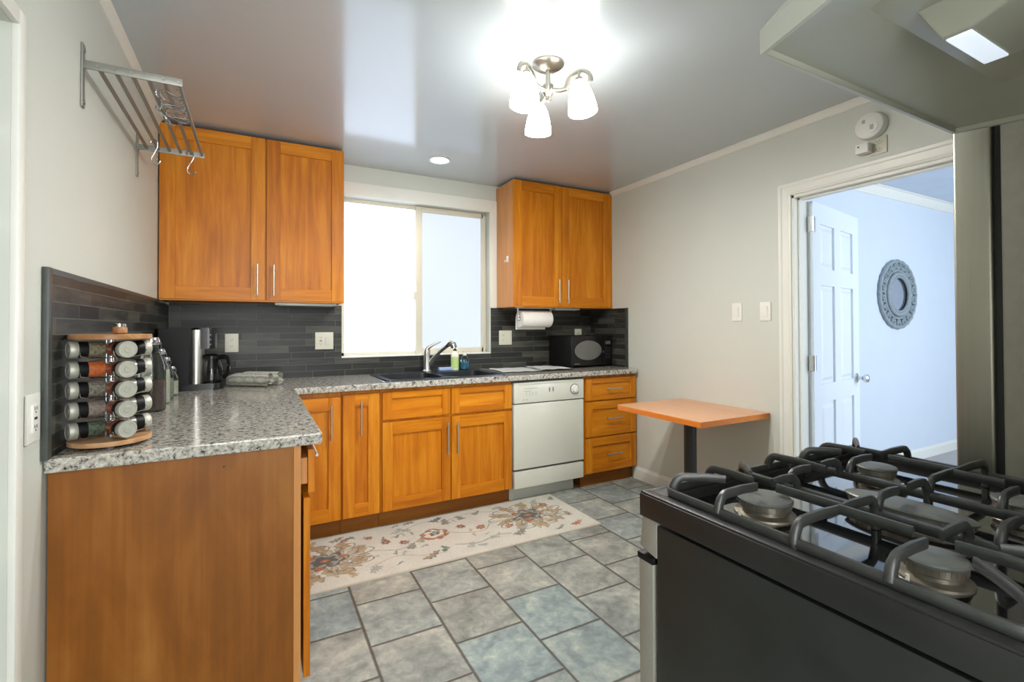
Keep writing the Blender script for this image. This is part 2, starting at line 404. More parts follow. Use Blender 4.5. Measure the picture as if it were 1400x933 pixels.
# left wall with a shelf niche close to the camera
s = MB(); NY0, NY1, NZ1 = .62, 1.463, 1.912
s.box(Xl-.12, Xl, NY1, Yb, 0, ZC); s.box(Xl-.12, Xl, -1.2, NY0, 0, ZC); s.box(Xl-.12, Xl, NY0, NY1, NZ1, ZC)
structure(s.build('wall_left', M['wall']))
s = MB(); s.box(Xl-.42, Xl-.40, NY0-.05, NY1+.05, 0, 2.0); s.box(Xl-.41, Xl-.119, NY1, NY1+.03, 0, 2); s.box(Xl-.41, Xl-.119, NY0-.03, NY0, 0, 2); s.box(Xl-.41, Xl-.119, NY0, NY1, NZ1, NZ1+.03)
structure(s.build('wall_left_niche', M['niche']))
for z in (.35, .72, 1.09, 1.455, 1.66):
    s = MB(); s.box(Xl-.399, Xl-.02, NY0+.002, NY1-.002, z, z+.022, .002)
    tag(s.build('niche_shelf', M['trim']), 'white shelf board inside the niche at the far left edge', 'shelf', 'shelves of the left niche')

# right wall with doorway
DY0, DY1, DZ = .86, 1.673, 1.978
s = MB(); s.box(Xr, Xr+T, DY1, Yb, 0, 2.48); s.box(Xr, Xr+T, -.2, DY0, 0, 2.48); s.box(Xr, Xr+T, DY0, DY1, DZ, 2.48)
structure(s.build('wall_right', [M['wall']]))
# front wall: behind the range, and the entry behind the camera
s = MB(); s.box(.60, Xr+T, -.31, -.2, 0, ZC); s.box(.56, .66, -1.2, -.2, 0, ZC); s.box(Xl-.12, .66, -1.3, -1.2, 0, ZC)
structure(s.build('wall_front', M['wall']))
# next room walls
s = MB(); s.box(Xr+T, 7.2, 2.15, 2.3, 0, 2.48); structure(s.build('wall_next_room', M['hall_wall']))
s = MB(); s.box(7.0, 7.15, -1, 2.3, 0, 2.48); structure(s.build('wall_next_room_end', M['hall_wall']))
s = MB(); s.box(Xr+T, 7.2, -1.1, -.98, 0, 2.48); s.box(Xr, Xr+T, -1.1, -.2, 0, 2.48); structure(s.build('wall_next_room_front', M['hall_wall']))

# crown mouldings
def crown(name, path_axis, a0, a1, at, side, zc, h=.045, d=.04):
    pr = [(0, 0), (d, 0), (d, -.006), (d*.72, -.012), (d*.5, -h*.5), (d*.22, -h*.8), (.008, -h*.88), (.008, -h), (0, -h)]
    s = MB(); pts = [(at+side*x, zc+z) for x, z in pr]
    s.prism(pts, path_axis, a0, a1)
    return structure(s.build(name, M['trim'], smooth=30))
crown('trim_1', 'y', NY0-1.5, Yb-.31, Xl, 1, ZC, .045, .026)
crown('trim_2', 'y', -.2, Yb-.31, Xr, -1, ZC, .04, .03)
crown('trim_3', 'x', Xr+T, 7.0, 2.15, -1, 2.42, .075, .06)
def baseboard(name, axis, a0, a1, at, side, h=.1):
    s = MB(); pr = [(0, 0), (.014, 0), (.014, h*.78), (.009, h*.86), (.006, h), (0, h)]
    s.prism([(at+side*x, z) for x, z in pr], axis, a0, a1)
    return structure(s.build(name, M['trim'], smooth=30))
baseboard('baseboard_right', 'y', 1.75, 2.99, Xr, -1, .1)
baseboard('baseboard_next_room', 'x', Xr+T, 7.0, 2.15, -1, .1)
baseboard('baseboard_left', 'y', 1.51, 1.66, Xl, 1, .1)

# window: casing, vinyl frame, two frosted panes
s = MB(); cy0 = Yb-.016
s.box(.50, 1.7505, cy0, Yb, WZ1, 2.267, .003); s.box(WX1, 1.7505, cy0, Yb, 1.385, WZ1+.001, .003)
structure(s.build('trim_4', M['trim']))
wroot = bpy.data.objects.new('window_1', None); COL.objects.link(wroot); wroot.location = (1.1, Yb+.08, WZ0); structure(wroot)
fy0, fy1 = Yb+.068, Yb+.13
s = MB()
s.box(WX0-.002, WX1+.002, fy0, fy1, WZ0-.002, WZ0+.03, .003); s.box(WX0-.002, WX1+.002, fy0, fy1, WZ1-.03, WZ1+.002, .003)
s.box(WX0-.002, WX0+.03, fy0, fy1, WZ0, WZ1, .003); s.box(WX1-.03, WX1+.002, fy0, fy1, WZ0, WZ1, .003)
s.build('window_frame', M['frame'], wroot)
s = MB(); gy = Yb+.045
s.box(1.084, 1.135, gy, gy+.04, WZ0+.005, WZ1-.005, .004); s.box(1.135, WX1-.028, gy+.008, gy+.04, WZ0+.005, WZ0+.047, .004)
s.box(1.135, WX1-.028, gy+.008, gy+.04, WZ1-.045, WZ1-.005, .004); s.box(WX1-.05, WX1-.012, gy+.008, gy+.04, WZ0+.005, WZ1-.005, .004)
s.build('sliding_sash', M['frame'], wroot)
s = MB(); s.box(WX0+.02, 1.10, fy0+.012, fy0+.018, WZ0+.02, WZ1-.02); s.build('pane', M['pane_l'], wroot)
s = MB(); s.box(1.12, WX1-.03, gy+.02, gy+.026, WZ0+.03, WZ1-.03); s.build('pane', M['pane_r'], wroot)
s = MB(); s.box(1.064, 1.086, gy-.006, gy+.004, 1.44, 1.50, .004); s.build('latch', M['frame'], wroot)
s = MB(); s.box(WX0, WX1, Yb-.012, fy0+.005, WZ0-.004, WZ0+.006, .002); s.build('window_sill', M['trim'], wroot)
s = MB(); s.box(WX0-.1, WX1+.1, Yb+.15, Yb+.17, WZ0-.1, WZ1+.1); structure(s.build('wall_back_outside', M['niche']))

# doorway casing and jamb, open six panel door
def casing(s, pr, y0, y1, z1, x, side):
    # pr: profile steps (offset from opening, width, thickness)
    for o, w_, t in pr:
        s.box(x-t if side < 0 else x, x if side < 0 else x+t, y1+o, y1+o+w_, 0, z1+o+w_)
        s.box(x-t if side < 0 else x, x if side < 0 else x+t, y0-o-w_, y0-o, 0, z1+o+w_)
        s.box(x-t if side < 0 else x, x if side < 0 else x+t, y0-o-w_, y1+o+w_, z1+o, z1+o+w_)
s = MB()
prof = [(.002, 0), (.002, .013), (.012, .016), (.016, .013), (.050, .017), (.056, .022), (.070, .024), (.074, .020), (.074, 0)]
def leg_pts(y, sg, z, top): return [(Xr-.0005-t, y+sg*o, (z+o) if top else z) for o, t in prof]
s.hexa(leg_pts(DY1, 1, 0, False), leg_pts(DY1, 1, DZ, True)); s.hexa(leg_pts(DY0, -1, 0, False), leg_pts(DY0, -1, DZ, True)); s.hexa(leg_pts(DY1, 1, DZ, True), leg_pts(DY0, -1, DZ, True))
structure(s.build('trim_5', M['trim'], smooth=20))
s = MB(); j = .014
s.box(Xr-.005, Xr+T+.005, DY1-j, DY1+.005, 0, DZ); s.box(Xr-.005, Xr+T+.005, DY0-.005, DY0+j, 0, DZ); s.box(Xr-.005, Xr+T+.005, DY0, DY1, DZ-j, DZ+.004)
s.box(Xr+.03, Xr+.066, DY1-j-.011, DY1-j, 0, DZ); s.box(Xr+.03, Xr+.066, DY0, DY1, DZ-j-.011, DZ-j)
structure(s.build('trim_6', M['trim'], smooth=0))
ang = math.atan2(.13, .75)
droot = bpy.data.objects.new('door_1', None); COL.objects.link(droot); droot.location = (Xr+T+.012, DY1-.006, .012); droot.rotation_euler = (0, 0, ang); structure(droot)
W, H, th = .76, 1.945, .035
s = MB()   # leaf lies along local +x, faces local -y
st, mid = .11, .10
rails = [(0, .21), (.76, .87), (1.46, 1.56), (H-.12, H)]
for a, b in ((0, st), (W-st, W), (W/2-mid/2, W/2+mid/2)): s.box(a, b, -th, 0, 0, H)
for a, b in rails:
    s.box(st, W/2-mid/2, -th, 0, a, b); s.box(W/2+mid/2, W-st, -th, 0, a, b)
s.box(.01, W-.01, -th+.012, -.012, .01, H-.01)
for (z0, z1) in ((.21, .76), (.87, 1.46), (1.56, H-.12)):
    for (x0, x1) in ((st, W/2-mid/2), (W/2+mid/2, W-st)):
        g = .018
        for ysign in (0, 1):
            yb = -th+.012 if ysign == 0 else -.012; yf = -th+.003 if ysign == 0 else -.003
            lo = [(x0+g, yb, z0+g), (x1-g, yb, z0+g), (x1-g, yb, z1-g), (x0+g, yb, z1-g)]
            hi = [(x0+g*2, yf, z0+g*2), (x1-g*2, yf, z0+g*2), (x1-g*2, yf, z1-g*2), (x0+g*2, yf, z1-g*2)]
            s.hexa(lo, hi)
s.build('door_leaf', M['door'], droot, smooth=0, local=True)
s = MB(); kz = .87
s.lathe([(.032, 0), (.032, .006), (.024, .01), (.011, .014), (.011, .035), (.02, .04), (.027, .052), (.027, .062), (.02, .07), (.004, .073)], Matrix.Translation((W-.065, -th, kz)) @ Matrix.Rotation(PI/2, 4, 'X'))
s.build('door_knob', M['chrome'], droot, local=True)
for z in (.22, 1.0, 1.81):
    s = MB(); s.cyl((-.006, -th-.004, z-.045), (-.006, -th-.004, z+.045), .006, 10); s.box(-.004, .0, -th, -.002, z-.045, z+.045); s.box(0, .03, -th-.003, -th, z-.045, z+.045, .001)
    s.build('hinge', M['chrome'], droot, local=True)

# backsplashes
tt = .012
s = MB()
YT = Yb-.0015
s.box(Xl+tt+.002, WX0, Yb-tt, YT, ZT, 1.383); s.box(WX0, 1.699, Yb-tt, YT, ZT, WZ0-.004); s.box(1.699, Xr-tt-.002, Yb-tt, YT, ZT, 1.383)
tag(s.build('tile_backsplash', M['slate_x'], smooth=0), 'dark slate strip backsplash running behind the sink and under the window', 'backsplash')
b = thing('tile_backsplash', 'dark slate backsplash on the left wall beside the spice carousel', 'backsplash', (Xl, 2.6, ZT))
s = MB(); s.box(Xl+.0015, Xl+tt, 1.668, Yb-.002, ZT, 1.37); s.build('tile_field', M['slate_y'], b, smooth=0)
s = MB(); s.box(Xl+.0015, Xl+tt+.003, 1.64, 1.668, ZT, 1.387, .002); s.box(Xl+.0015, Xl+tt+.001, 1.668, Yb-.31, 1.37, 1.387, .002); s.build('edge_tile', M['slate_edge'], b)
b = thing('tile_backsplash', 'short dark slate backsplash on the right wall beside the microwave', 'backsplash', (Xr, 3.3, ZT))
s = MB(); s.box(Xr-tt, Xr-.0015, 3.083, Yb-.002, ZT, 1.383); s.build('tile_field', M['slate_y'], b, smooth=0)
s = MB(); s.box(Xr-tt-.002, Xr-.0015, 3.057, 3.083, ZT, 1.384, .002); s.build('edge_tile', M['slate_edge'], b)

# ------------------------------------------------------------------ cabinets
def pull(parent, x, y, z0, z1=None, horiz=None):
    """slim bar pull with two posts, in front of a face at y (facing -y)"""
    s = MB()
    if horiz:
        s.cyl((x, y-.028, z0), (horiz, y-.028, z0), .0055, 12, .001)
        for q in (x+.022, horiz-.022): s.cyl((q, y, z0), (q, y-.028, z0), .0045, 8)
    else:
        s.cyl((x, y-.028, z0), (x, y-.028, z1), .0055, 12, .001)
        for q in (z0+.03, z1-.03): s.cyl((x, y, q), (x, y-.028, q), .0045, 8)
    return s.build('handle', M['steel'], parent)
def shaker(name, parent, x0, x1, z0, z1, yf, th=.02, st=.062, rl=None, handle=None):
    """shaker front facing -y: stiles and rails as one mesh of two grains, recessed panel as sub-part"""
    rl = st if rl is None else rl
    s = MB()
    s.box(x0, x0+st, yf, yf+th, z0, z1, .0015, 1); s.box(x1-st, x1, yf, yf+th, z0, z1, .0015, 1)
    nf = len(s.bm.faces)
    s.box(x0+st, x1-st, yf+.0003, yf+th, z0, z0+rl, .001, 1); s.box(x0+st, x1-st, yf+.0003, yf+th, z1-rl, z1, .001, 1)
    s.bm.faces.ensure_lookup_table()
    for f in s.bm.faces[nf:]: f.material_index = 1
    o = s.build(name, [M['wood_v'], M['wood_h']], parent, smooth=0)
    s = MB(); s.box(x0+st-.004, x1-st+.004, yf+.012, yf+.018, z0+rl-.004, z1-rl+.004)
    s.build('panel', M['wood_v'] if (z1-z0) > .3 else M['wood_h'], o, smooth=0)
    return o
def carcass(parent, x0, x1, y0, y1, z0, z1, side='wood_side', kick=None):
    s = MB(); s.box(x0, x1, y0, y1, z0, z1, .001, 1)
    o = s.build('body', M[side], parent, smooth=0)
    if kick:
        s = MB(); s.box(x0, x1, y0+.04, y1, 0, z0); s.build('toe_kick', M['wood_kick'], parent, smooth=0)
    return o
YU = 3.255
# wall cabinets
c = thing('wall_cabinet', 'orange maple wall cabinet with two doors above the coffee maker', 'cabinet', (.0, Yb, 1.383))
carcass(c, Xl+.004, .500, YU+.021, Yb-.001, 1.385, 2.374, 'wood_v')
for x0, x1, hx in ((Xl+.006, .045, .004), (.053, .500, .092)):
    d = shaker('door', c, x0, x1, 1.393, 2.374, YU, st=.075, rl=.075); pull(d, hx, YU, 1.42, 1.61)
s = MB(); s.box(Xl+.006, .5, YU+.004, YU+.02, 1.385, 1.3925); s.build('bottom_rail', M['wood_h'], c, smooth=0)
c = thing('wall_cabinet', 'orange maple wall cabinet with two doors above the microwave', 'cabinet', (2.2, Yb, 1.383))
carcass(c, 1.7515, Xr-.004, YU+.021, Yb-.001, 1.385, 2.374, 'wood_side')
for x0, x1, hx in ((1.7515, 2.193, 2.155), (2.199, Xr-.022, 2.243)):
    d = shaker('door', c, x0, x1, 1.393, 2.374, YU, st=.07, rl=.075); pull(d, hx, YU, 1.42, 1.61)
s = MB(); s.box(Xr-.022, Xr-.002, YU+.003, YU+.02, 1.385, 2.374); s.box(1.7515, Xr-.022, YU+.004, YU+.02, 1.385, 1.3925); s.build('filler_strip', M['wood_v'], c, smooth=0)
# shadow gap boards above the cabinets
# base cabinets on the back wall
yb1 = Yb-.02
c = thing('base_cabinet', 'corner base cabinet door partly behind the granite peninsula', 'cabinet', (.29, yb1, 0))
carcass(c, .155, .441, YD+.021, yb1, .1, ZU, 'wood_v', True)
d = shaker('door', c, .16, .437, .105, .822, YD, st=.068, rl=.075); pull(d, .382, YD, .578, .782)
c = thing('base_cabinet', 'narrow tall single door base cabinet left of the sink cabinet', 'cabinet', (.55, yb1, 0))
carcass(c, .443, .667, YD+.021, yb1, .1, ZU, 'wood_v', True)
d = shaker('door', c, .449, .661, .105, .832, YD, st=.068, rl=.075); pull(d, .549, YD, .59, .795)
s = MB(); s.box(.449, .661, YD+.001, YD+.02, .105, .832); 
s.bm.free()
c = thing('base_cabinet', 'wide base cabinet under the sink with two doors and two false drawers', 'cabinet', (1.12, yb1, 0))
s = MB()   # an open box: sides, bottom, front frame, so that the basins hang free inside
s.box(.669, .687, YD+.021, yb1, .1, ZU); s.box(1.557, 1.575, YD+.021, yb1, .1, ZU); s.box(.687, 1.557, YD+.021, yb1, .1, .118)
s.box(.687, 1.557, YD+.021, YD+.034, .118, ZU); s.box(.687, 1.557, yb1-.01, yb1, .118, ZU); s.build('body', M['wood_v'], c, smooth=0)
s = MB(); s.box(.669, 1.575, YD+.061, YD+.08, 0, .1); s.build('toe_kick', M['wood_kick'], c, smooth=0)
shaker('drawer_front', c, .678, 1.118, .662, .832, YD, st=.058, rl=.04); shaker('drawer_front', c, 1.124, 1.570, .662, .832, YD, st=.058, rl=.04)
d = shaker('door', c, .678, 1.118, .105, .646, YD, st=.062, rl=.075); pull(d, 1.092, YD, .41, .613)
d = shaker('door', c, 1.124, 1.570, .105, .646, YD, st=.062, rl=.075); pull(d, 1.158, YD, .41, .613)
c = thing('base_cabinet', 'base cabinet with three drawers between the dishwasher and right wall', 'cabinet', (2.46, yb1, 0))
carcass(c, 2.192, 2.712, YD+.021, yb1, .1, ZU, 'wood_v', True)
for z0, z1, hz, rl in ((.663, .832, .75, .04), (.385, .652, .519, .06), (.11, .374, .243, .06)):
    d = shaker('drawer', c, 2.205, 2.706, z0, z1, YD, st=.062, rl=rl); pull(d, 2.39, YD, hz, horiz=2.535)
# peninsula cabinet (doors face +x)
PY0, PY1, PX = 1.68, 2.97, .126
c = thing('base_cabinet', 'peninsula base cabinet with large brown veneer end panel facing the camera', 'cabinet', (-.18, 2.3, 0))
s = MB(); s.box(Xl+.004, .106, PY0, PY0+.018, 0, ZU, .001); s.build('end_panel', M['end_panel'], c, smooth=0)
s = MB(); s.box(Xl+.004, .104, PY0+.019, PY1, .1, ZU-.002); s.box(Xl+.004, .05, PY0+.019, PY1, 0, .1); s.build('body', M['wood_side'], c, smooth=0)
s = MB(); s.box(.106, .127, PY0-.001, PY0+.04, .098, ZU, .001); s.box(.106, .127, PY0+.04, PY1, .80, ZU); s.box(.106, .127, PY0+.04, PY1, .1, .13); s.box(.106, .127, 2.28, 2.33, .1, ZU); s.build('face_frame', M['wood_side'], c, smooth=0)
def xfront(name, parent, y0, y1, z0, z1, x, tilt=0):
    s = MB(); st = .06; th = .02
    Mx = Matrix.Translation((x, y0, 0)) @ Matrix.Rotation(tilt, 4, 'Z')
    for a in ((0, st, z0, z1), (y1-y0-st, y1-y0, z0, z1), (st, y1-y0-st, z0, z0+st), (st, y1-y0-st, z1-st, z1)):
        s.box(0, th, a[0], a[1], a[2], a[3], .001, 1, Mx)
    s.box(.004, .011, st-.004, y1-y0-st+.004, z0+st-.004, z1-st+.004, 0, 1, Mx)
    return s.build(name, M['wood_v'], parent, smooth=0)
d = xfront('drawer', c, PY0+.02, 2.29, .69, .83, .150)
s = MB(); s.cyl((.170, 1.93, .76), (.198, 1.93, .76), .0045, 8); s.cyl((.170, 2.05, .76), (.198, 2.05, .76), .0045, 8); s.cyl((.198, 1.90, .76), (.198, 2.08, .76), .0055, 10); s.build('handle', M['steel'], d)
d = xfront('door', c, PY0+.012, 2.28, .10, .675, .136)
s = MB(); s.cyl((.154, 2.24, .60), (.180, 2.24, .60), .0045, 8); s.cyl((.154, 2.24, .47), (.180, 2.24, .47), .0045, 8); s.cyl((.180, 2.24, .44), (.180, 2.24, .63), .0055, 10); s.build('handle', M['steel'], d)
d = xfront('door', c, 2.31, 2.90, .10, .82, .128)
s = MB(); s.box(.106, .149, PY0+.04, 2.27, .715, .80); s.build('drawer_box', M['wood_side'], c, smooth=0)

# countertop: one continuous L with sink cutout
s = MB(); SX0, SX1, SY0, SY1 = .735, 1.515, 3.02, 3.47
s.bm.free(); s = MB()
PXc = .189
def slab(x0, x1, y0, y1): s.box(x0, x1, y0, y1, ZU, ZT)
outer = [(Xl+.002, 1.655), (PXc-.01, 1.655), (PXc, 1.665), (PXc, YC), (Xr-.03, YC), (Xr-.002, YC+.03), (Xr-.002, Yb-.002), (Xl+.002, Yb-.002)]
hole = [(SX0, SY0), (SX1, SY0), (SX1, SY1), (SX0, SY1)]
bm = s.bm
def loopz(pts, z): return [bm.verts.new((x, y, z)) for x, y in pts]
for z in (ZU, ZT):
    vo_ = loopz(outer, z); vh = loopz(hole, z)
    es = [bm.edges.new((vo_[i], vo_[(i+1) % len(vo_)])) for i in range(len(vo_))]+[bm.edges.new((vh[i], vh[(i+1) % 4])) for i in range(4)]
    bmesh.ops.triangle_fill(bm, use_beauty=True, use_dissolve=False, edges=es)
    if z == ZU: lo_o, lo_h = vo_, vh
for A, B in ((lo_o, vo_), (lo_h, vh)):
    n = len(A)
    for i in range(n): bm.faces.new((A[i], A[(i+1) % n], B[(i+1) % n], B[i]))
ct = s.build('countertop', M['granite'], smooth=0)
bv = ct.modifiers.new('bevel', 'BEVEL'); bv.width = .005; bv.segments = 3; bv.limit_method = 'ANGLE'; bv.angle_limit = math.radians(50)
tag(ct, 'speckled grey granite countertop running from the peninsula along the back wall', 'countertop')

# ------------------------------------------------------------------ sink and faucet
c = thing('kitchen_sink', 'dark double bowl drop-in sink set in the granite under the window', 'sink', (1.125, 3.25, ZT))
s = MB(); bm = s.bm
zt = ZT+.009
out = rrect(.712, 1.538, 2.985, 3.515, .03); bowls = [rrect(.755, 1.105, 3.03, 3.40, .05), rrect(1.145, 1.495, 3.03, 3.40, .05)]
def ringverts(p, z): return [bm.verts.new((x, y, z)) for x, y in p]
o_top = ringverts(out, zt); b_top = [ringverts(b_, zt-.003) for b_ in bowls]
es = []
for lp in [o_top]+b_top: es += [bm.edges.new((lp[i], lp[(i+1) % len(lp)])) for i in range(len(lp))]
bmesh.ops.triangle_fill(bm, use_beauty=True, use_dissolve=False, edges=es)
o_lo = ringverts([(x+(-.004 if x < 1 else .004), y) for x, y in out], ZT+.0005)
for i in range(len(out)): bm.faces.new((o_top[i], o_top[(i+1) % len(out)], o_lo[(i+1) % len(out)], o_lo[i]))
s.build('rim', M['sinkmat'], c, smooth=30)
for bw in bowls:
    s = MB(); bm = s.bm; cx = sum(p[0] for p in bw)/len(bw); cyy = sum(p[1] for p in bw)/len(bw)
    rings = [ringverts(bw, zt-.003)]
    for k, zz in ((.97, .80), (.93, .72), (.8, .705)): rings.append(ringverts([(cx+(x-cx)*k, cyy+(y-cyy)*k) for x, y in bw], zz))
    for A, B in zip(rings, rings[1:]):
        for i in range(len(A)): bm.faces.new((A[i], A[(i+1) % len(A)], B[(i+1) % len(A)], B[i]))
    bm.faces.new(rings[-1])
    bo = s.build('bowl', M['sinkinside'], c)
    s = MB(); s.lathe([(.04, 0), (.042, .003), (.03, .004), (.02, .001)], Matrix.Translation((cx, cyy, .7055)), 20); s.build('drain', M['chrome'], bo)
c = thing('faucet', 'chrome single lever kitchen faucet with pull-out spout on the sink', 'faucet', (1.12, 3.455, zt))
s = MB(); s.lathe([(.034, 0), (.034, .006), (.026, .012), (.024, .02), (.023, .13), (.025, .15), (.022, .165), (.01, .17)], Matrix.Translation((1.12, 3.455, zt)), 24); s.build('body', M['steel'], c)
s = MB(); s.tube([(1.13, 3.45, .945), (1.16, 3.42, 1.0), (1.20, 3.375, 1.055), (1.235, 3.33, 1.095)], [.016, .015, .0145, .016], 14); s.build('spout', M['steel'], c)
s = MB(); s.tube([(1.232, 3.333, 1.093), (1.25, 3.31, 1.112), (1.265, 3.29, 1.10), (1.272, 3.282, 1.078)], [.018, .024, .026, .020], 16); s.build('spray_head', M['chrome'], c)
s = MB(); s.tube([(1.12, 3.452, 1.06), (1.128, 3.445, 1.082), (1.165, 3.43, 1.10), (1.215, 3.41, 1.122)], [.021, .017, .009, .005], 12); s.build('lever', M['steel'], c)

# bottles on the sink deck
c = thing('soap_bottle', 'green labelled dish soap bottle with dark pump top behind the sink', 'bottle', (1.352, 3.478, zt))
s = MB(); s.lathe([(.028, 0), (.031, .004), (.031, .11), (.024, .13), (.012, .14), (.012, .148)], Matrix.Translation((1.352, 3.478, zt)), 24, 1, .75); s.build('body', M['labelw'], c)
s = MB(); s.lathe([(.0318, .012), (.0318, .10)], Matrix.Translation((1.352, 3.478, zt)), 24, 1, .75, cap=False); s.build('label', M['green'], c)
s = MB(); s.lathe([(.013, .147), (.013, .158), (.005, .16), (.005, .178), (.009, .18), (.004, .188)], Matrix.Translation((1.352, 3.478, zt)), 16); s.tube([(1.352, 3.478, zt+.178), (1.362, 3.463, zt+.178)], .004, 8); s.build('pump_top', M['blackmatte'], c)
c = thing('soap_bottle', 'clear bottle of blue hand soap with white pump beside the green bottle', 'bottle', (1.432, 3.478, zt))
s = MB(); s.lathe([(.03, 0), (.033, .004), (.033, .075), (.026, .10), (.014, .11)], Matrix.Translation((1.432, 3.478, zt)), 24, 1, .8); s.build('body', M['glass'], c)
s = MB(); s.lathe([(.026, .004), (.030, .008), (.030, .06)], Matrix.Translation((1.432, 3.478, zt)), 24, 1, .78); s.build('soap', M['bluesoap'], c)
s = MB(); s.lathe([(.014, .108), (.014, .122), (.005, .124), (.005, .136), (.009, .138), (.009, .144)], Matrix.Translation((1.432, 3.478, zt)), 16); s.tube([(1.432, 3.478, zt+.14), (1.442, 3.453, zt+.138)], .005, 8); s.build('pump_top', M['white'], c)
s = MB(); s.box(1.215, 1.325, 3.452, 3.49, zt, zt+.024, .006)
tag(s.build('sponge', M['bluesponge']), 'pale blue sponge lying between the faucet and green soap bottle', 'sponge')

# drying mat sheets
def mat_sheet(name, label, pts, z, mt):
    s = MB(); bm = s.bm; n = 10; g = []
    for i in range(n+1):
        row = []
        for k in range(n+1):
            a, b_ = i/n, k/n
            p = (Vector(pts[0])*(1-a)+Vector(pts[1])*a)*(1-b_)+(Vector(pts[3])*(1-a)+Vector(pts[2])*a)*b_
            row.append(bm.verts.new((p.x, p.y, z+.003*math.sin(a*9+b_*4)**2)))
        g.append(row)
    for i in range(n):
        for k in range(n): bm.faces.new((g[i][k], g[i+1][k], g[i+1][k+1], g[i][k+1]))
    r = bmesh.ops.solidify(bm, geom=list(bm.faces), thickness=.004)
    o = s.build(name, mt); tag(o, label, 'mat'); return o
mat_sheet('drying_mat', 'pale grey drying cloth spread flat on the counter beside the sink', [(1.60, 3.14), (1.93, 3.09), (1.98, 3.42), (1.64, 3.48)], ZT+.005, M['cloth_mat'])
mat_sheet('drying_mat', 'pale grey drying cloth nearest the microwave, overlapping its neighbour', [(1.90, 3.10), (2.19, 3.08), (2.17, 3.40), (1.95, 3.43)], ZT+.013, M['cloth_mat'])

# ------------------------------------------------------------------ dishwasher
c = thing('dishwasher', 'white built-in dishwasher with a round dial between the cabinets', 'dishwasher', (1.88, Yb-.03, 0))
x0, x1 = 1.583, 2.180
s = MB(); s.box(x0, x1, YD+.03, Yb-.03, .1, ZU-.004); s.build('body', M['appliance_gap'], c, smooth=0)
s = MB(); s.box(x0, x1, YD-.008, YD+.03, .690, .838, .008); s.box(x0+.04, x1-.04, YD-.012, YD, .822, .834, .003); s.build('control_panel', M['appliance'], c)
s = MB(); s.box(x0, x1, YD-.004, YD+.03, .228, .684, .006); s.build('door', M['appliance'], c)
s = MB(); s.box(x0+.003, x1-.003, YD-.004, YD+.03, .095, .214, .006); s.build('access_panel', M['appliance'], c)
s = MB(); s.box(x0-.004, x1-.05, YD+.065, YD+.09, 0, .1); s.build('toe_kick', M['hood'], c)
s = MB(); cx, cz = 2.095, .765
s.lathe([(.034, 0), (.034, .004), (.026, .006), (.024, .02), (.02, .022)], Matrix.Translation((cx, YD-.008, cz)) @ Matrix.Rotation(PI/2, 4, 'X'), 28)
s.box(-.003, .003, -.006, 0, -.022, .022, .001, 1, Matrix.Translation((cx, YD-.028, cz)) @ Matrix.Rotation(.5, 4, 'Y')); s.build('dial', M['white'], c)
s = MB(); yy = YD-.0087
for i, (a, wd) in enumerate(((1.66, .11), (1.66, .06))): s.box(a, a+wd, yy, yy+.002, .792-i*.018, .794-i*.018)
for r_ in range(3):
    for k in range(4): s.box(1.675+k*.026, 1.69+k*.026, yy, yy+.002, .765-r_*.01, .7665-r_*.01)
for q in (1.655, 1.68): s.box(q, q+.006, yy, yy+.002, .712, .718)
for q in (1.87, 1.90): s.box(q, q+.01, yy, yy+.002, .76, .79)
s.build('printed_marks', M['ink'], c, smooth=0)
s = MB(); s.lathe([(.040, 0), (.040, .0008), (.037, .0009), (.037, 0)], Matrix.Translation((cx, YD-.008, cz)) @ Matrix.Rotation(PI/2, 4, 'X'), 28); s.build('dial_ring', M['ink'], c)

# ------------------------------------------------------------------ microwave
c = thing('microwave', 'black compact microwave with an oval door window on the counter', 'microwave', (2.46, 3.37, ZT), math.radians(5))
w2, d2, h2 = .225, .15, .25
s = MB(); s.box(-w2, w2, -d2+.02, d2, .014, h2+.014, .006)
for a in (-w2+.04, w2-.04):
    for q in (-d2+.05, d2-.04): s.cyl((a, q, 0), (a, q, .015), .012, 12)
s.build('body', M['blackmatte'], c, local=True)
s = MB(); s.box(-w2, w2-.095, -d2, -d2+.02, .016, h2+.012, .004); dd = s.build('door', M['black'], c, local=True)
s = MB(); s.lathe([(.12, 0), (.12, .002), (.112, .003), (.0, .003)], Matrix.Translation((-.045, -d2, .142)) @ Matrix.Rotation(PI/2, 4, 'X'), 40, .148/.12, .082/.12); s.build('door_window', M['window_dark'], dd, local=True)
s = MB(); s.tube([(-.045+.153*math.cos(t), -d2-.002, .142+.087*math.sin(t)) for t in [i*2*PI/40 for i in range(40)]], .003, 6, closed=True, up=(0, 1, 0)); s.build('window_ring', M['black'], dd, local=True)
s = MB(); s.box(w2-.093, w2, -d2, -d2+.02, .016, h2+.012, .004); pp = s.build('control_panel', M['black'], c, local=True)
s = MB(); s.box(w2-.075, w2-.02, -d2-.001, -d2+.001, .19, .215); s.build('display', M['window_dark'], pp, local=True)
s = MB()
for r_ in range(4):
    for k in range(3): s.box(w2-.076+k*.021, w2-.062+k*.021, -d2-.0015, -d2+.001, .15-r_*.026, .163-r_*.026, .001)
s.build('keypad', M['tablepost'], pp, local=True)
s = MB(); s.cyl((w2-.102, -d2-.004, .125), (w2-.102, -d2+.001, .125), .007, 16); s.build('latch_button', M['steel'], dd, local=True)
s = MB(); s.box(-w2+.03, -w2+.085, -d2-.0008, -d2+.001, .03, .036); s.build('printed_marks', M['ink'], dd, local=True)

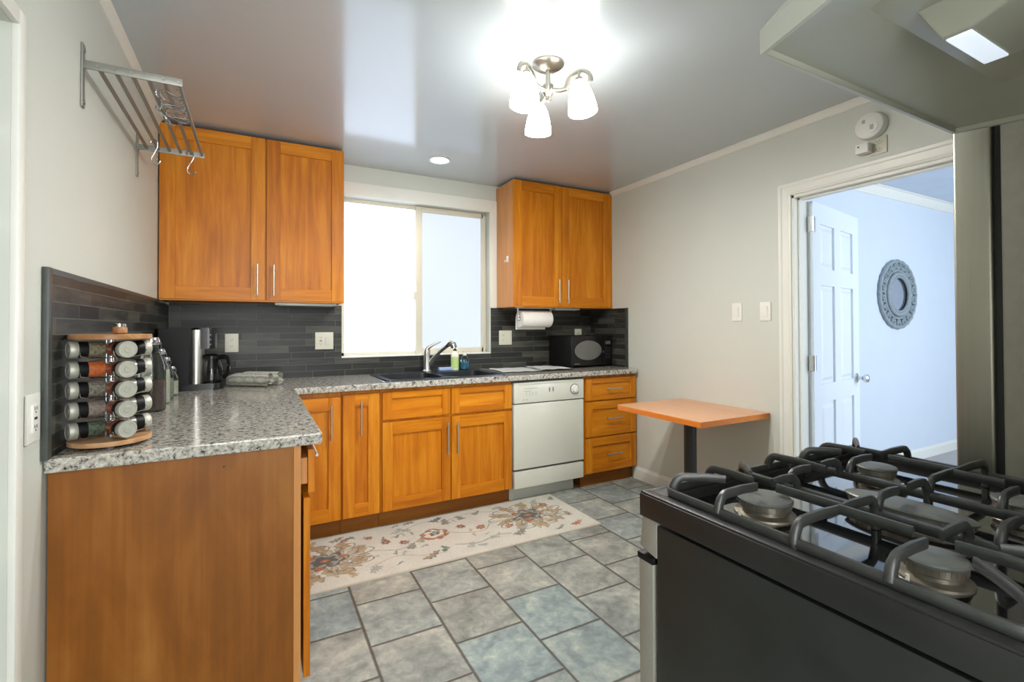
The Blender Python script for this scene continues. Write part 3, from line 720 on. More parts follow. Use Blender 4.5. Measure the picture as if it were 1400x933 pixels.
# paper towel holder and roll
c = thing('paper_towel_holder', 'white under-cabinet holder carrying the paper towel roll', 'holder', (2.0, 3.36, 1.385))
rz_, ry_ = 1.292, 3.37
s = MB(); s.box(1.835, 2.165, 3.345, 3.395, 1.378, 1.3848, .002)
s.box(1.846, 1.850, 3.358, 3.382, rz_-.01, 1.382, .001); s.box(2.155, 2.159, 3.358, 3.382, rz_-.01, 1.382, .001); s.cyl((1.848, ry_, rz_), (2.157, ry_, rz_), .008, 12); s.build('bracket', M['white'], c)
s = MB(); s.lathe([(.02, .0), (.02, .28), (.066, .28), (.068, .275), (.068, .005), (.066, 0), (.02, 0)], Matrix.Translation((1.862, ry_, rz_)) @ Matrix.Rotation(PI/2, 4, 'Y'), 40, cap=False)
s.box(1.862, 2.142, ry_+.061, ry_+.0665, rz_-.085, rz_, .001)
r = s.build('paper_towel_roll', M['paper']); tag(r, 'white paper towel roll hanging under the right wall cabinet', 'paper towel')

# under cabinet light bars
for i, (a, b_, y_, nm) in enumerate(((.10, .46, 3.33, 'slim grey light bar under the left wall cabinet'), (2.17, 2.42, 3.36, 'slim grey light bar under the right wall cabinet'))):
    c = thing('under_cabinet_light', nm, 'light', ((a+b_)/2, y_, 1.385))
    s = MB(); s.box(a, b_, y_-.04, y_+.04, 1.368, 1.3845, .003); s.build('housing', M['hood'], c)
    s = MB(); s.box(a+.02, b_-.02, y_-.025, y_+.02, 1.3665, 1.369, .001); s.build('diffuser', M['white'], c)
# adhesive hook on the cabinet side
c = thing('adhesive_hook', 'small white hook stuck on the side of the right wall cabinet', 'hook', (1.7515, 3.357, 1.762))
s = MB(); s.box(1.7455, 1.7513, 3.345, 3.37, 1.74, 1.79, .002); s.build('plate', M['white'], c)
s = MB(); s.tube([(1.747, 3.357, 1.77), (1.738, 3.357, 1.748), (1.728, 3.357, 1.742), (1.722, 3.357, 1.755)], .004, 8); s.build('prong', M['white'], c)

# ------------------------------------------------------------------ outlets and switches
def plate(name, label, cat, origin, face, w_, h_, kinds, mat='ivory'):
    """face: rotation about z so that local -y points out of the wall"""
    c = thing(name, label, cat, origin, face)
    s = MB(); s.box(-w_/2, w_/2, -.006, 0, -h_/2, h_/2, .0025); s.build('cover_plate', M[mat], c, local=True)
    n = len(kinds)
    for i, k in enumerate(kinds):
        cx = (i-(n-1)/2)*.046
        if k == 'duplex':
            for dz in (-.02, .02):
                s = MB(); s.lathe([(.016, 0), (.016, .002)], Matrix.Translation((cx, -.006, dz)) @ Matrix.Rotation(PI/2, 4, 'X'), 20, 1, .85); q = s.build('socket', M[mat], c, local=True)
                s = MB(); s.box(cx-.007, cx-.005, -.0085, -.0075, dz-.002, dz+.006); s.box(cx+.005, cx+.007, -.0085, -.0075, dz-.002, dz+.006); s.cyl((cx, -.0085, dz-.007), (cx, -.0075, dz-.007), .0022, 8); s.build('slots', M['slot'], q, local=True)
        elif k == 'gfci':
            s = MB(); s.box(cx-.017, cx+.017, -.009, -.005, -.034, .034, .001); q = s.build('socket', M[mat], c, local=True)
            s = MB()
            for dz in (-.022, .022):
                s.box(cx-.007, cx-.005, -.0098, -.0088, dz-.002, dz+.006); s.box(cx+.005, cx+.007, -.0098, -.0088, dz-.002, dz+.006); s.cyl((cx, -.0098, dz-.007), (cx, -.0088, dz-.007), .0022, 8)
            s.box(cx-.008, cx+.008, -.0098, -.0088, -.003, .003)
            s.build('slots', M['slot'], q, local=True)
        elif k == 'rocker':
            s = MB(); Mx = Matrix.Rotation(.07, 4, 'X'); s.box(cx-.016, cx+.016, -.0105, -.004, -.032, .032, .0015, 2, Mx); s.build('rocker', M[mat], c, local=True)
    return c
yt = Yb-tt-.0005
plate('power_outlet', 'ivory double power outlet on dark tile right of the coffee maker', 'outlet', (-.139, yt, 1.132), 0, .075, .118, ['duplex'])
plate('power_outlet', 'ivory outlet with rocker switch on dark tile left of the window', 'outlet', (.415, yt, 1.137), 0, .118, .118, ['gfci', 'rocker'])
plate('power_outlet', 'square ivory outlet plate on dark tile right of the window', 'outlet', (1.826, yt, 1.14), 0, .118, .118, ['duplex', 'rocker'])
plate('power_outlet', 'ivory outlet plate half hidden behind the microwave', 'outlet', (2.565, yt, 1.15), 0, .075, .118, ['duplex'])
plate('light_switch', 'white wall switch further from the doorway casing', 'light switch', (Xr-.0005, 2.036, 1.319), -PI/2, .07, .115, ['rocker'], 'white')
plate('light_switch', 'white wall switch next to the doorway casing', 'light switch', (Xr-.0005, 1.841, 1.318), -PI/2, .07, .115, ['rocker'], 'white')
plate('power_outlet', 'white power outlet on the left wall before the counter end', 'outlet', (Xl+.0005, 1.582, 1.01), PI/2, .078, .118, ['gfci'], 'white')
plate('power_outlet', 'small sideways outlet on the wall above the doorway', 'outlet', (Xr-.0005, 1.235, 2.122), -PI/2, .075, .085, ['duplex'], 'ivory')
c = thing('plug_adapter', 'white plug-in adapter box in the outlet above the doorway', 'adapter', (Xr-.01, 1.285, 2.107))
s = MB(); s.box(Xr-.055, Xr-.009, 1.258, 1.315, 2.092, 2.140, .004); s.build('body', M['white'], c)
s = MB(); s.cyl((Xr-.0565, 1.30, 2.125), (Xr-.054, 1.30, 2.125), .004, 10); s.build('indicator', M['slot'], c)
c = thing('smoke_detector', 'round white smoke detector high on the wall above the doorway', 'smoke detector', (Xr, 1.262, 2.2))
Mx = Matrix.Translation((Xr-.0005, 1.262, 2.226)) @ Matrix.Rotation(-PI/2, 4, 'Y')
s = MB(); s.lathe([(.068, 0), (.069, .012), (.064, .02), (.063, .034), (.056, .04), (.02, .043), (.0, .043)], Mx, 40); s.build('body', M['white'], c)
s = MB(); s.lathe([(.027, .0415), (.027, .045), (.02, .046), (0, .046)], Mx @ Matrix.Translation((-.012, -.018, 0)), 24); q = s.build('cover', M['white'], c)
s = MB()
for k in range(4): s.box(-.026+k*.006, -.023+k*.006, -.026, -.01, .0455, .0468, 0, 1, Mx)
for k in range(3): s.box(.015+k*.006, .018+k*.006, .012, .026, .0405, .0435, 0, 1, Mx)
s.build('vents', M['appliance_gap'], c)

# ------------------------------------------------------------------ coffee maker
c = thing('coffee_maker', 'black drip coffee maker with steel column and glass carafe in the corner', 'coffee maker', (-.32, 3.18, ZT))
y0, y1 = 3.08, 3.28; z0 = ZT
s = MB(); s.prism(rrect(-.455, -.16, y0, y1, .05), 'z', z0, z0+.035, .004); s.build('base', M['black'], c)
s = MB(); s.prism(rrect(-.465, -.305, y0, y1, .018), 'z', z0+.033, z0+.335, .004); s.build('water_tank', M['blackmatte'], c)
s = MB(); s.prism(rrect(-.315, -.262, y0+.001, y1-.001, .024), 'z', z0+.034, z0+.328, .002); s.build('steel_column', M['steel'], c)
s = MB(); s.prism(rrect(-.305, -.200, y0+.012, y1-.012, .03), 'z', z0+.225, z0+.338, .006); hd = s.build('brew_head', M['black'], c)
s = MB()
for k in range(3): s.cyl((-.222, y0+.0115, z0+.30-k*.026), (-.222, y0+.0100, z0+.30-k*.026), .0045, 12)
s.build('buttons', M['ink'], hd)
ccx, ccy = -.222, 3.18
Mx = Matrix.Translation((ccx, ccy, z0+.037))
s = MB(); s.lathe([(.045, 0), (.062, .01), (.066, .05), (.060, .09), (.045, .125), (.044, .135)], Mx, 32); s.build('carafe', M['glass_dark'], c)
s = MB(); s.lathe([(.047, .13), (.048, .145), (.03, .155), (0, .157)], Mx, 32); s.tube(smooth_path([(ccx+.04, ccy-.025, z0+.172), (ccx+.075, ccy-.055, z0+.175), (ccx+.088, ccy-.066, z0+.14), (ccx+.082, ccy-.062, z0+.09), (ccx+.06, ccy-.042, z0+.062)]), .009, 10, r2=.014); s.build('carafe_handle', M['black'], c)
s = MB(); s.tube(smooth_path([(-.30, 3.285, ZT+.006), (-.18, 3.36, ZT+.005), (-.12, 3.44, ZT+.005), (-.16, 3.52, ZT+.005), (-.155, 3.545, ZT+.03)]), .003, 8); s.build('power_cord', M['blackmatte'], c)

# rolled towel
def towel():
    c = thing('towel', 'light grey striped tea towel folded and rolled on the counter', 'towel', (-.005, 3.195, ZT), math.radians(-38))
    m, nt, b = newmat('towel_cloth')
    sp = N(nt, 'ShaderNodeSeparateXYZ'); L(nt, coords(nt), sp.inputs[0])
    st = math_(nt, 'SINE', math_(nt, 'MULTIPLY', sp.outputs[1], 420)); nz = noise(nt, coords(nt), 160, 3)
    mx = math_(nt, 'ADD', math_(nt, 'MULTIPLY', st, .18), nz)
    L(nt, ramp(nt, mx, [(.3, srgb(128, 128, 118)), (.62, srgb(196, 196, 184))]), b.inputs['Base Color']); b.inputs['Roughness'].default_value = .95
    bump(nt, b, nz, .5, .003)
    for yc, r0, nm in ((-.042, .042, 'roll'), (.038, .045, 'roll')):
        s = MB(); bm = s.bm; prof = []
        n = 70
        for i in range(n):
            t = i/(n-1); a = t*PI*5.2+(.6 if yc < 0 else 2.2); r = .006+(r0-.006)*t
            prof.append((yc+r*1.05*math.cos(a), max(.003, r0+r*.98*math.sin(a))))
        cols = []
        for k in range(15):
            x = -.13+.26*k/14; q = 1+.03*math.sin(k*1.7)
            cols.append([bm.verts.new((x+.006*math.sin(i*.25+yc*40)*(1 if k > 12 else 0), yc+(p[0]-yc)*q*(1-.25*max(0, .5-k/4)), p[1]*(1-.30*max(0, .6-k/4)))) for i, p in enumerate(prof)])
        for A, B in zip(cols, cols[1:]):
            for i in range(n-1): bm.faces.new((A[i], A[i+1], B[i+1], B[i]))
        bmesh.ops.solidify(bm, geom=list(bm.faces), thickness=.0035)
        s.build(nm, m, c, local=True)
towel()

# ------------------------------------------------------------------ graduated flip-top bottles
def clip_bottle(x, y, h, r, fill, fillh, label):
    c = thing('glass_bottle', label, 'bottle', (x, y, ZT), group='clip-top glass bottles along the left wall')
    s = MB(); s.lathe([(r*.9, 0), (r, .006), (r, h*.55), (r*.92, h*.66), (r*.5, h*.84), (r*.48, h*.9), (r*.52, h*.92)], None, 28, cap=True); s.build('body', M['glass'], c, local=True)
    s = MB(); s.lathe([(r*.84, .006), (r*.93, .012), (r*.93, h*fillh)], None, 28); s.build('contents', fill, c, local=True)
    s = MB(); s.lathe([(r*.56, h*.9), (r*.6, h*.91), (r*.6, h*.965), (r*.5, h)], None, 24); s.build('lid', M['chrome'], c, local=True)
    s = MB(); s.tube([(r*.62, 0, h*.93), (r*.66, 0, h*.85), (r*.6, 0, h*.78), (0, -r*.6, h*.80), (-r*.6, 0, h*.78), (-r*.66, 0, h*.85), (-r*.62, 0, h*.93)], .0018, 6); s.build('wire_clip', M['chrome'], c, local=True)
    return c
fb = spicefill('coffee_grounds', srgb(52, 34, 30), srgb(88, 62, 56)); fw = spicefill('oats', srgb(205, 205, 180), srgb(232, 232, 215)); fg = spicefill('green_tea', srgb(120, 128, 100), srgb(170, 176, 150))
b0 = clip_bottle(-.378, 2.42, .30, .05, fb, .42, 'tallest clip-top glass bottle, half full of dark brown grounds')
clip_bottle(-.385, 2.64, .245, .042, fw, .62, 'second tallest clip-top glass bottle, filled with something pale')
clip_bottle(-.385, 2.80, .20, .036, fg, .5, 'third tallest clip-top glass bottle, greyish green contents')
clip_bottle(-.38, 2.945, .145, .032, fw, .5, 'smallest clip-top glass bottle, next to the coffee maker')

# ------------------------------------------------------------------ spice carousel
SCX, SCY = -.374, 1.79
c = thing('spice_carousel', 'revolving acacia spice carousel at the near end of the counter', 'spice rack', (SCX, SCY, ZT))
s = MB(); s.lathe([(.06, 0), (.06, .008)], None, 30); s.build('turntable', M['black'], c, local=True)
s = MB(); s.lathe([(.088, .008), (.096, .011), (.096, .021), (.094, .023), (0, .023)], None, 56); s.build('bottom_board', M['board'], c, local=True)
s = MB(); s.lathe([(.0, .306), (.094, .306), (.096, .308), (.096, .319), (.094, .321), (0, .321)], None, 56); s.build('top_board', M['board'], c, local=True)
s = MB(); s.cyl((0, 0, .02), (0, 0, .31), .006, 12); s.build('spindle', M['chrome'], c, local=True)
angA = math.radians(-152)
dirs = [angA, math.radians(-56), math.radians(36)]
for k, a in enumerate(dirs+[math.radians(125)]):
    s = MB()
    for i in range(5):
        z = .052+i*.0565
        for q in (-1, 1):
            u = Vector((math.cos(a), math.sin(a), 0)); v = Vector((-u.y, u.x, 0))*q
            p = [u*.012+v*.012+Vector((0, 0, z-.026)), u*.05+v*.019+Vector((0, 0, z-.024)), u*.075+v*.022+Vector((0, 0, z-.018)), u*.078+v*.027+Vector((0, 0, z-.004))]
            s.tube(p, .0014, 6)
    u = Vector((math.cos(a), math.sin(a), 0))*.0125; s.cyl(u+Vector((0, 0, .022)), u+Vector((0, 0, .307)), .0016, 6)
    s.build('wire_cradle', M['chrome'], c, local=True)
names = ['left', 'front', 'right']
fills = {'left': [('dried herb flakes', spicefill('s1', srgb(70, 66, 52), srgb(128, 120, 98))), ('orange powder', spicefill('s2', srgb(150, 70, 30), srgb(186, 98, 48))),
                  ('grey-brown seeds', spicefill('s3', srgb(66, 62, 56), srgb(128, 122, 110))), ('mauve-brown powder', spicefill('s4', srgb(96, 84, 78), srgb(134, 122, 114))), ('dark green leaves', spicefill('s5', srgb(34, 42, 34), srgb(84, 96, 78)))]}
fills['front'] = [('red-brown powder', spicefill('s6', srgb(96, 44, 28), srgb(140, 70, 44)))]*5
fills['right'] = [('grey powder', spicefill('s7', srgb(90, 86, 80), srgb(130, 126, 118)))]*5
rows = ['top', 'second', 'middle', 'fourth', 'bottom']
protos = {}
def jar_proto(mat):
    t = thing('spice_jar', 'x', 'jar')
    # axis along local +x, lid outward
    R = Matrix.Rotation(PI/2, 4, 'Y')
    s = MB(); s.lathe([(.015, .018), (.0225, .02), (.0235, .024), (.0235, .062), (.0225, .066)], R, 28); s.build('body', mat, t, local=True)
    s = MB(); s.lathe([(.0240, .062), (.0242, .064), (.0242, .086), (.0240, .088)], R, 28); s.build('collar', M['blackmatte'], t, local=True)
    s = MB(); s.lathe([(.0245, .086), (.0252, .088), (.0252, .105), (.0235, .1075), (.021, .1078), (.020, .1066), (.010, .1066), (.009, .1078), (0, .1078)], R, 32); s.build('lid', M['lid'], t, local=True)
    return t
for col_, a in zip(names, dirs):
    for i in range(5):
        nm, mt = fills[col_][i]
        key = mt.name
        if key not in protos: protos[key] = jar_proto(mt); t = protos[key]
        else: t = copy_tree(protos[key])
        t.location = (SCX, SCY, ZT+.052+(4-i)*.0565); t.rotation_euler = (0, 0, a); t.scale = (.9, .95, .95)
        side = {'left': 'lid to the left', 'front': 'round lid facing the camera', 'right': 'lid pointing right'}[col_]
        row = rows[i]
        if col_ == 'left': t['label'] = f'{row} spice jar of the left column, {nm}, {side}'
        else: t['label'] = f'{row} spice jar of the carousel column with {side}'
        t['group'] = 'spice jars lying in the carousel'
c = thing('glass_jar', 'small round glass jar standing on the top board of the carousel', 'jar', (SCX+.015, SCY+.02, ZT+.321))
s = MB(); s.lathe([(.014, 0), (.018, .003), (.018, .018), (.014, .023)], None, 20); s.build('body', M['board'], c, local=True)
s = MB(); s.lathe([(.015, .022), (.015, .03), (.013, .031)], None, 20); s.build('lid', M['chrome'], c, local=True)

# ------------------------------------------------------------------ wall rack with hooks
RZ = 2.056
c = thing('wall_rack', 'brushed steel wall rack of six rods high on the left wall', 'rack', (Xl, 2.33, RZ))
for y in (1.945, 2.72):
    s = MB(); s.box(Xl+.0005, Xl+.006, y-.013, y+.013, 1.919, 2.12, .003, 2); 
    s.box(Xl+.004, -.222, y-.003, y+.003, 2.043, 2.069, .0015); br = s.build('bracket', M['racksteel'], c)
    s = MB(); s.cyl((Xl+.006, y, 2.098), (Xl+.009, y, 2.098), .006, 12); s.cyl((Xl+.006, y, 1.935), (Xl+.009, y, 1.935), .006, 12)
    for k in range(6):
        xx = -.445+k*.0425; yo = -1 if y < 2 else 1
        s.cyl((xx, y+.003*yo, 2.056), (xx, y+.0055*yo, 2.056), .005, 10)
    s.build('screws', M['nickel'], br)
for k in range(6):
    xx = -.445+k*.0425
    s = MB(); s.cyl((xx, 1.945, 2.056), (xx, 2.72, 2.056), .0065, 12); s.build('rod', M['racksteel'], c)
def s_hook(loc, rot, label, scale=1.15, grp='metal S hooks on the wall rack'):
    c = thing('s_hook', label, 'hook', loc, group=grp); c.rotation_euler = rot
    pts = [(.012*math.cos(t)-.0, 0, .012*math.sin(t)-.003) for t in [PI*(1.15-.1*i) for i in range(12)]]
    pts += [(.011, 0, -.02), (.0, 0, -.045), (-.008, 0, -.06)]
    pts += [(.006+.015*math.cos(t), 0, -.072+.014*math.sin(t)) for t in [PI*(.9+.12*i) for i in range(10)]]
    s = MB(); s.tube(pts, .0024, 8, up=(0, 1, 0)); o = s.build('wire', M['chrome'], c, local=True); c.scale = (scale,)*3
    return c
s_hook((-.2775, 2.69, 2.050), (0, 0, .2), 'S hook hanging near the outer end of the far rack bracket')
s_hook((-.4025, 2.62, 2.056), (0, 0, -.3), 'S hook hanging from an inner rack rod close to the wall')
for i in range(9):
    a = i*.6
    h_ = s_hook((-.245+.006*math.sin(i*2.1), 2.06+i*.032, 2.066+.003*(i % 2)), (.25*math.sin(a), 1.15+.25*math.sin(i*1.9), .6+.35*math.cos(i*1.3)), 'S hook in the bundle lying over the outer rods of the rack', 1.0)

# ------------------------------------------------------------------ ceiling lamp
LX, LY = 1.135, 1.785
c = thing('ceiling_lamp', 'satin nickel ceiling lamp with three lit white glass shades', 'ceiling lamp', (LX, LY, ZC))
s = MB(); s.lathe([(.07, 0), (.07, -.008), (.055, -.018), (.02, -.028), (.012, -.03)], Matrix.Translation((LX, LY, ZC)), 40); s.build('canopy', M['nickel'], c)
s = MB(); s.cyl((LX, LY, ZC-.025), (LX, LY, 2.28), .011, 16); s.lathe([(.011, .055), (.024, .05), (.024, .02), (.018, .01), (.012, .0), (.014, -.012), (.006, -.02)], Matrix.Translation((LX, LY, 2.245)), 24); s.build('stem', M['nickel'], c)
for (sx, sy) in ((.995, 1.73), (1.222, 1.675), (1.178, 1.935)):
    d = Vector((sx-LX, sy-LY, 0)); L_ = d.length; u = d.normalized()
    P = lambda r, z: (LX+u.x*r, LY+u.y*r, z)
    s = MB(); s.tube([P(.018, 2.27), P(L_*.4, 2.262), P(L_*.62, 2.265)], .010, 10)
    pts = []
    for i in range(13):
        t = PI*1.0-PI*1.05*i/12
        pts.append(P(L_+.052*math.cos(t), 2.282+.046*math.sin(t)))
    s.tube([P(L_*.55, 2.262)]+pts, .0055, 10, r2=.011); 
    s.cyl(P(L_, 2.335), P(L_, 2.295), .006, 10); s.cyl(P(L_, 2.30), P(L_, 2.278), .017, 20, .003)
    arm = s.build('arm', M['nickel'], c)
    Mx = Matrix.Translation((LX+u.x*L_, LY+u.y*L_, 2.285)) @ Matrix.Rotation(math.radians(7), 4, Vector((-u.y, u.x, 0)).normalized()*-1)
    s = MB(); s.lathe([(.018, 0), (.03, -.012), (.042, -.035), (.054, -.075), (.061, -.115), (.062, -.138), (.059, -.138), (.058, -.115), (.051, -.075), (.039, -.037), (.026, -.014)], Mx, 36, cap=False)
    sh = s.build('glass_shade', M['shade'], arm)
    s = MB(); s.lathe([(.0, -.01), (.014, -.02), (.024, -.06), (.024, -.075), (.0, -.098)], Mx, 20); s.build('bulb', M['shade'], arm)
    pl = bpy.data.lights.new('lamp_light', 'POINT'); pl.energy = LAMP_POINT; pl.color = (1, .975, .92); pl.shadow_soft_size = .03
    po = bpy.data.objects.new('lamp_light', pl); COL.objects.link(po); po.location = Mx @ Vector((0, 0, -.122))
# recessed light
c = thing('recessed_light', 'round white recessed downlight in the ceiling before the window', 'downlight', (1.122, 3.172, ZC))
s = MB(); s.lathe([(.075, 0), (.078, -.003), (.076, -.006), (.062, -.004), (.06, 0)], Matrix.Translation((1.122, 3.172, ZC)), 40, cap=False); s.build('trim_ring', M['trim'], c)
s = MB(); s.lathe([(.0, -.002), (.061, -.002)], Matrix.Translation((1.122, 3.172, ZC)), 40, cap=False); s.build('lens', M['bulb'], c)
sp = bpy.data.lights.new('downlight', 'SPOT'); sp.energy = 14; sp.spot_size = 2.3; sp.spot_blend = .7; sp.color = (1, .975, .92); sp.shadow_soft_size = .05
so = bpy.data.objects.new('downlight', sp); COL.objects.link(so); so.location = (1.122, 3.172, ZC-.02)

# ------------------------------------------------------------------ wall table
c = thing('wall_table', 'orange laminate wall table on a black post beside the doorway', 'table', (2.44, 2.16, 0))
tz = .709
pts = rrect(2.12, Xr-.002, 1.815, 2.50, .012)
s = MB(); s.prism(pts, 'z', tz-.032, tz-.002, 0); s.build('edge_band', M['table_edge'], c)
s = MB(); s.prism(rrect(2.1215, Xr-.003, 1.8165, 2.4985, .012), 'z', tz-.003, tz, 0); s.build('tabletop', M['table_wood'], c)
s = MB(); s.cyl((2.42, 2.155, .02), (2.42, 2.155, tz-.034), .038, 28); s.build('post', M['tablepost'], c)
s = MB(); s.lathe([(.22, 0), (.22, .008), (.1, .018), (.045, .03), (.038, .035)], Matrix.Translation((2.42, 2.155, 0)), 40); s.build('base', M['tablepost'], c)
s = MB(); s.box(2.3, 2.54, 2.09, 2.22, tz-.040, tz-.032, .002); s.build('mounting_plate', M['tablepost'], c)

# ------------------------------------------------------------------ rug
def rug():
    x0, x1, y0, y1 = .115, 1.895, 2.385, 2.985
    nx, ny = 640, 216
    gx, gy = np.meshgrid(np.linspace(0, 1, nx), np.linspace(0, 1, ny), indexing='ij')
    X = gx*(x1-x0); Y = gy*(y1-y0)
    lin = lambda c: np.array(srgb(*c)[:3])
    C = np.ones((nx, ny, 3))*lin((200, 197, 186))
    rs = np.random.RandomState(3)
    Nz = rs.rand(nx, ny)
    def sm(n, k):
        a = rs.rand(n, max(2, int(n*.34)))
        ii = np.clip((gx*(a.shape[0]-1)), 0, a.shape[0]-1.001); jj = np.clip(gy*(a.shape[1]-1), 0, a.shape[1]-1.001)
        i0 = ii.astype(int); j0 = jj.astype(int); fi = ii-i0; fj = jj-j0; fi = fi*fi*(3-2*fi); fj = fj*fj*(3-2*fj)
        return (a[i0, j0]*(1-fi)+a[i0+1, j0]*fi)*(1-fj)+(a[i0, j0+1]*(1-fi)+a[i0+1, j0+1]*fi)*fj
    wob = sm(70, 1)-.5; wob2 = sm(160, 1)-.5; fade = sm(110, 1)
    GR, DG, TN, OR, RU, BG, NV = lin((108, 108, 98)), lin((64, 68, 66)), lin((160, 134, 94)), lin((168, 82, 26)), lin((132, 58, 30)), lin((146, 152, 144)), lin((58, 52, 52))
    def put(mask, col, a=1.0):
        m = (mask*a*(.75+.5*fade))[..., None].clip(0, 1)
        C[:] = C*(1-m)+col*m
    def soft(d, w_=.003): return np.clip(.5-d/w_, 0, 1)
    def polar(cx, cy, sx=1, sy=1, rot=0):
        dx, dy = (X-cx), (Y-cy); c_, s_ = math.cos(rot), math.sin(rot)
        u = (dx*c_+dy*s_)/sx; v = (-dx*s_+dy*c_)/sy
        return np.hypot(u, v), np.arctan2(v, u)
    def petals(cx, cy, R, n, col, sx=1, sy=1, rot=0, depth=.3, ph=0, a=1, line=None):
        r, t = polar(cx, cy, sx, sy, rot); edge = R*(1-depth+depth*np.abs(np.cos(n*t/2+ph)))+wob*.02*R/.05
        put(soft(r-edge), col, a)
        if line is not None: put(soft(np.abs(r-edge)-.0022), line, .9)
    def ring(cx, cy, R, w_, col, sx=1, sy=1, rot=0, a=1, n=0):
        r, t = polar(cx, cy, sx, sy, rot); put(soft(np.abs(r-R*(1+.12*np.cos(n*t)))-w_), col, a)
    def leaf(cx, cy, Ln, wd, rot, col, a=.9, lobes=5, line=None):
        dx, dy = X-cx, Y-cy; c_, s_ = math.cos(rot), math.sin(rot); u = dx*c_+dy*s_; v = -dx*s_+dy*c_
        q = np.clip(u/Ln, 0, 1); e = wd*np.sin(PI*q)**.8*(1+.35*np.cos(q*lobes*2*PI))
        d = np.abs(v+.012*np.sin(q*5))-e+(np.abs(u-Ln*q))*2; put(soft(d+wob2*.006), col, a)
        if line is not None: put(soft(np.abs(d)-.0018), line, .8)
    def vine(pts, w_, col, a=.8):
        P = np.array(pts, float)
        # catmull-rom
        out = []
        for i in range(len(P)-1):
            p0 = P[max(i-1, 0)]; p1 = P[i]; p2 = P[i+1]; p3 = P[min(i+2, len(P)-1)]
            for t in np.linspace(0, 1, 12, endpoint=False):
                out.append(.5*((2*p1)+(-p0+p2)*t+(2*p0-5*p1+4*p2-p3)*t*t+(-p0+3*p1-3*p2+p3)*t**3))
        out.append(P[-1]); m = np.full_like(X, 9.)
        for a_, b_ in zip(out, out[1:]):
            d = b_-a_; l2 = max((d**2).sum(), 1e-9); t = np.clip(((X-a_[0])*d[0]+(Y-a_[1])*d[1])/l2, 0, 1)
            m = np.minimum(m, np.hypot(X-a_[0]-t*d[0], Y-a_[1]-t*d[1]))
        put(soft(m-w_+wob2*.002), col, a)
    def medallion(cx, cy, fl):
        for k in range(9):
            a = k*2*PI/9+.1; ca_, sa_ = math.cos(a), math.sin(a)
            vine([(cx+.10*ca_, cy+.08*sa_), (cx+.20*math.cos(a-.15), cy+.155*math.sin(a-.15)), (cx+.265*math.cos(a+.05), cy+.19*math.sin(a+.05)), (cx+.25*math.cos(a+.25), cy+.175*math.sin(a+.25)), (cx+.20*math.cos(a+.22), cy+.15*math.sin(a+.22))], .0032, DG, .9)
            leaf(cx+.15*ca_, cy+.12*sa_, .11, .026, a+.6*fl, TN, .9, 3, NV)
        for k in range(10):
            a = k*2*PI/10+.3
            leaf(cx+.10*math.cos(a), cy+.075*math.sin(a), .135, .022, a+.25*fl, TN, .75, 3, GR)
        petals(cx, cy, .125, 9, TN, 1.1, .95, 0, .25, 0, .55, DG)
        petals(cx, cy, .10, 7, DG, 1.15, .95, 0, .3, .5, .85)
        petals(cx, cy, .082, 7, BG, 1.15, .9, 0, .3, .2, .8, NV)
        petals(cx, cy, .062, 6, NV, 1.1, .9, 0, .4, .4, .8)
        petals(cx, cy, .052, 6, DG, 1.2, .8, 0, .4, 1, .9, NV); petals(cx, cy, .024, 5, OR, 1.4, .8, 0, .3, 0, .9, NV); petals(cx, cy, .010, 5, TN, 1, 1)
        for a in (.2, 2.3, 4.4): petals(cx+.095*math.cos(a), cy+.075*math.sin(a), .022, 5, OR, 1, 1, 0, .35, a, .85)
        for k in range(8):
            a = k*2*PI/8; vine([(cx+.11*math.cos(a), cy+.09*math.sin(a)), (cx+.17*math.cos(a+.15), cy+.14*math.sin(a+.15)), (cx+.2*math.cos(a+.45), cy+.16*math.sin(a+.45)), (cx+.17*math.cos(a+.55), cy+.145*math.sin(a+.55))], .0025, DG, .8)
    # vines first
    for _k in range(46):
        _x, _y = rs.rand()*1.75+.02, rs.rand()*.54+.03
        if min(abs(_x-.2), abs(_x-1.44)) > .2: leaf(_x, _y, .03+.03*rs.rand(), .008+.008*rs.rand(), rs.rand()*6.28, [GR, BG, TN, DG][_k % 4], .7, 3)
    vine([(.30, .2), (.42, .30), (.60, .25), (.76, .36), (.82, .42), (.95, .30), (1.10, .26), (1.2, .35), (1.36, .3)], .0035, GR, .7)
    vine([(.4, .12), (.55, .18), (.68, .12), (.8, .10)], .003, TN, .7); vine([(.6, .4), (.7, .5), (.82, .54), (.9, .5)], .003, GR, .6)
    vine([(.95, .5), (1.1, .54), (1.25, .5), (1.32, .42)], .003, GR, .7); vine([(.88, .16), (1.0, .12), (1.14, .16), (1.22, .14)], .008, BG, .8)
    medallion(.20, .30, 1); medallion(1.44, .33, -1)
    # central blossom
    petals(.815, .345, .075, 8, OR, 1.15, .95, .3, .3, 0, .85, RU); petals(.815, .355, .055, 6, lin((206, 200, 184)), 1.2, .9, .3, .2); petals(.82, .36, .035, 5, DG, 1.2, .8, .4, .4, 0, .9); petals(.82, .36, .014, 5, BG)
    ring(.815, .35, .066, .004, DG, 1.15, .95, .3, .8, 5)
    for (cx, cy, R, col) in ((.535, .375, .03, RU), (.63, .32, .028, RU), (.995, .375, .028, RU), (1.10, .31, .03, OR), (1.62, .43, .03, OR), (.46, .47, .024, OR), (.33, .50, .02, OR), (1.26, .24, .025, OR)):
        petals(cx, cy, R, 7, col, 1, 1, 0, .4, cx*9, .95, DG); petals(cx, cy, R*.35, 5, TN)
